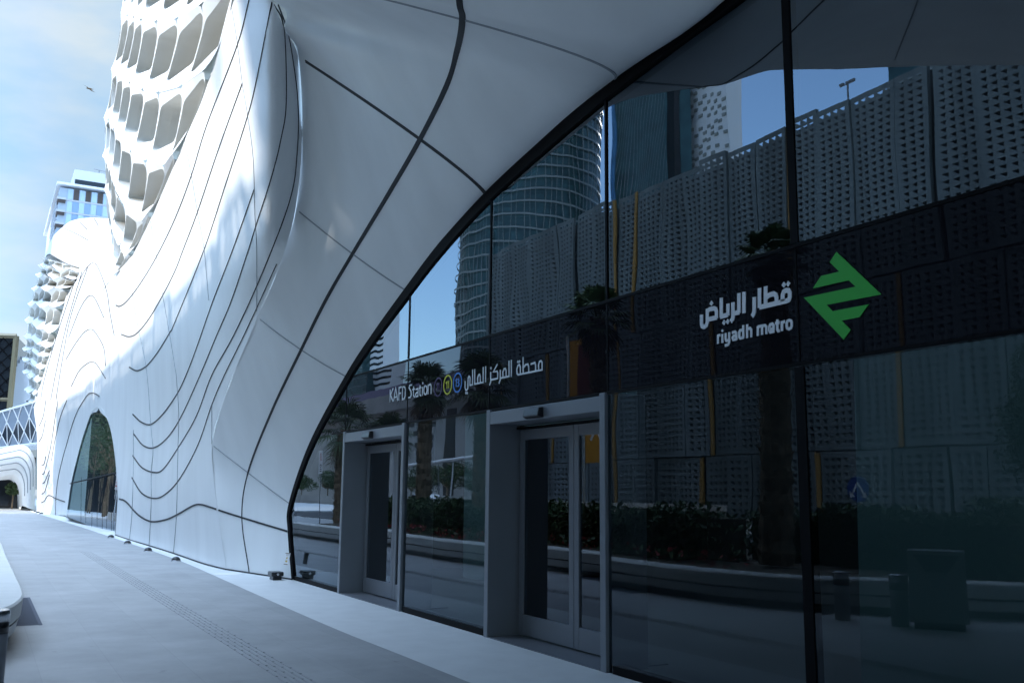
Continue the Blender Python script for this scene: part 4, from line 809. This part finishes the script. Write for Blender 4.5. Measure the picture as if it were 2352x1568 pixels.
for k in range(-8, 14):
    for s in (1,-1):
        p, q_ = fp(k*1.25, zl), fp(k*1.25+s*6.5, zt2)
        u0, u1 = k*1.25, k*1.25+s*6.5
        pts = [fp(u0+(u1-u0)*t, zl+(zt2-zl)*t, .12) for t in np.linspace(0,1,24) if 0 <= u0+(u1-u0)*t <= ln]
        if len(pts) > 1: mb.tube([pts[0], pts[-1]], .05, 4)
mb.build('diagonal_bars', M['black'], gb)
e_ = np.array([C_[0]-A_[0], C_[1]-A_[1]]); mb = MB(); e_n = np.array([-e_[1], e_[0]]); e_n = e_n/np.linalg.norm(e_n); e_n = e_n if np.dot(e_n, -A_[:2]) > 0 else -e_n
for k in range(14): 
    u = .04+k*.068; p = A_[:2]+e_*u+e_n*.15; mb.box((p[0]-.15,p[1]-.15,zl*(.6+.05*(k % 3))), (p[0]+.15,p[1]+.15,zt2*(.82+.03*(k % 4))))
mb.build('vertical_fins', M['wtower'], gb)
# diagrid footbridge
t0, t1 = onX(-40,958,-92), onX(84,922,-84); b0, b1 = onX(-40,1034,-92), onX(90,1018,-84)
fbz = thing('glazed_footbridge', tuple((t0+b1)/2*[1,1,0]), 'glazed footbridge with white diamond bracing above the white portal', 'footbridge')
bd = P3(-4,1.2,0)
ridge0, ridge1 = t0+P3(-2,0,0), t1+P3(-2,0,0)
MB().add([b0,b1,t1,t0], [(0,1,2,3)]).build('glass_side', M['bridge2'], fbz)
dm = MB()
U = lambda u, v: (b0+(b1-b0)*u)*(1-v)+(t0+(t1-t0)*u)*v+P3(.05,-.05,0)
N_ = 5
for k in range(N_):
    u = (k+.35)/N_; dm.add([U(u,.02)+P3(.01,0,0), U(u+.5/N_,.35), U(u,.68), U(u-.5/N_,.35)], [(0,1,2,3)])
dm.build('dark_pane', M['bridge'], fbz)
tb_ = MB()
for k in range(-1, N_+1):
    u = (k+.35)/N_
    for a, b in (((u,.02),(u+.5/N_,.35)),((u+.5/N_,.35),(u,.68)),((u,.68),(u-.5/N_,.35)),((u-.5/N_,.35),(u,.02)),((u,.02),(u,.68)),((u,.68),(u+.4/N_,1)),((u,.68),(u-.4/N_,1))): tb_.tube([U(*a), U(*b)], .045, 5)
tb_.tube([U(0,1),U(1,1)], .09, 5); tb_.tube([U(0,0),U(1,0)], .12, 5); tb_.build('bracing', M['white'], fbz)
MB().prism([b0+P3(-.3,0,0),b1+P3(-.3,0,0),t1+P3(-.3,0,-.5),t0+P3(-.3,0,-.5)], (-5,2,0)).build('far_side', M['bridge'], fbz)
# white portal
XP = -76.
outer = crom([(-60,1052),(0,1031),(30,1024),(49,1020),(65,1027),(76,1043),(81,1062),(81,1110),(80,1172)], 5)
inner = crom([(-60,1102),(0,1092),(20,1090),(33,1090),(43,1099),(48,1112),(50.5,1126),(51,1145),(51.5,1161)], 5)
pr = thing('white_portal', onX(60,1165,XP), 'low white rounded portal with an open passage beneath the footbridge', 'portal')
O3, I3 = [onX(*q, XP) for q in outer], [onX(*q, XP) for q in inner]
bend = lambda p, t: p+P3(.9*math.sin(math.pi*t)-.2, 0, 0)
MB().grid([[bend(o+(i-o)*t, t) for t in np.linspace(0,1,9)] for o, i in zip(O3, I3)]).build('front_shell', M['shell'], pr, True)
MB().grid([[i-P3(.2,0,0), i+P3(-3,0,-.3), i+P3(-9,0,-.3)] for i in I3]).build('passage_vault', M['shell'], pr, True)
MB().grid([[o-P3(.2,0,0), o+P3(-4,0,0), o+P3(-9,.4,-.5)] for o in O3]).build('outer_shell', M['shell'], pr, True)
for t in (.2,.42,.62,.82):
    pts = np.array([bend(o+(i-o)*t, t) for o, i in zip(O3, I3)][:36]); mb = MB(); ribbon3(pts, [P3(.95,-.2,.2)]*len(pts), .035, mb, .03); mb.build('panel_seam', M['seam_thin'], pr)
MB().box((XP-9.2,I3[0][1]-1,-.1), (XP-9,I3[-1][1]+1,4)).build('passage_end', M['dark'], pr)
bt = onX(28,1158,XP-5); bt[2] = 0; o = thing('potted_tree', bt, 'small round tree growing inside the white portal passage', 'tree'); MB().tube([bt, bt+P3(0,0,1.2)], .05, 6).build('trunk', M['bark'], o); mb = MB(); leaves(mb, bt+P3(0,0,1.5), (.5,.6,.5), 700, .10); mb.build('crown', M['tree'], o)
# little blue building in the gap
q = onX(52,812,-170); sb = thing('small_blue_tower', (-170,q[1],0), 'pale blue glass tower glimpsed beside the gold framed building', 'tower')
MB().box((-180,q[1]-3,0), (-170,q[1]+4,q[2])).build('body', M['tower_blue'], sb)
mb = MB()
for k in range(6): mb.box((-170,q[1]-3+k*1.2,0), (-169.8,q[1]-2.6+k*1.2,q[2])) 
mb.build('white_fins', M['wtower'], sb)
# bird
bp_ = onX(205,204,-40); bo = thing('bird', bp_, 'tiny dark bird with spread wings in the sky left of the lattice', 'bird')
s_ = .30; MB().tube([bp_+P3(0,-.12,0), bp_+P3(0,-.05,.0), bp_+P3(0,.05,0), bp_+P3(0,.16,0)], [.005,.03,.03,.004], 6).build('body', M['bark'], bo)
for sg_ in (-1,1): MB().add([bp_+P3(0,.03,0), bp_+P3(0,-.05,0), bp_+P3(-sg_*.02,-.02+sg_*.12,-sg_*.08), bp_+P3(-sg_*.02,sg_*.24,-sg_*.10), bp_+P3(-sg_*.02,.03+sg_*.1,-sg_*.05)], [(0,1,2,3,4)]).build('wing', M['bark'], bo)
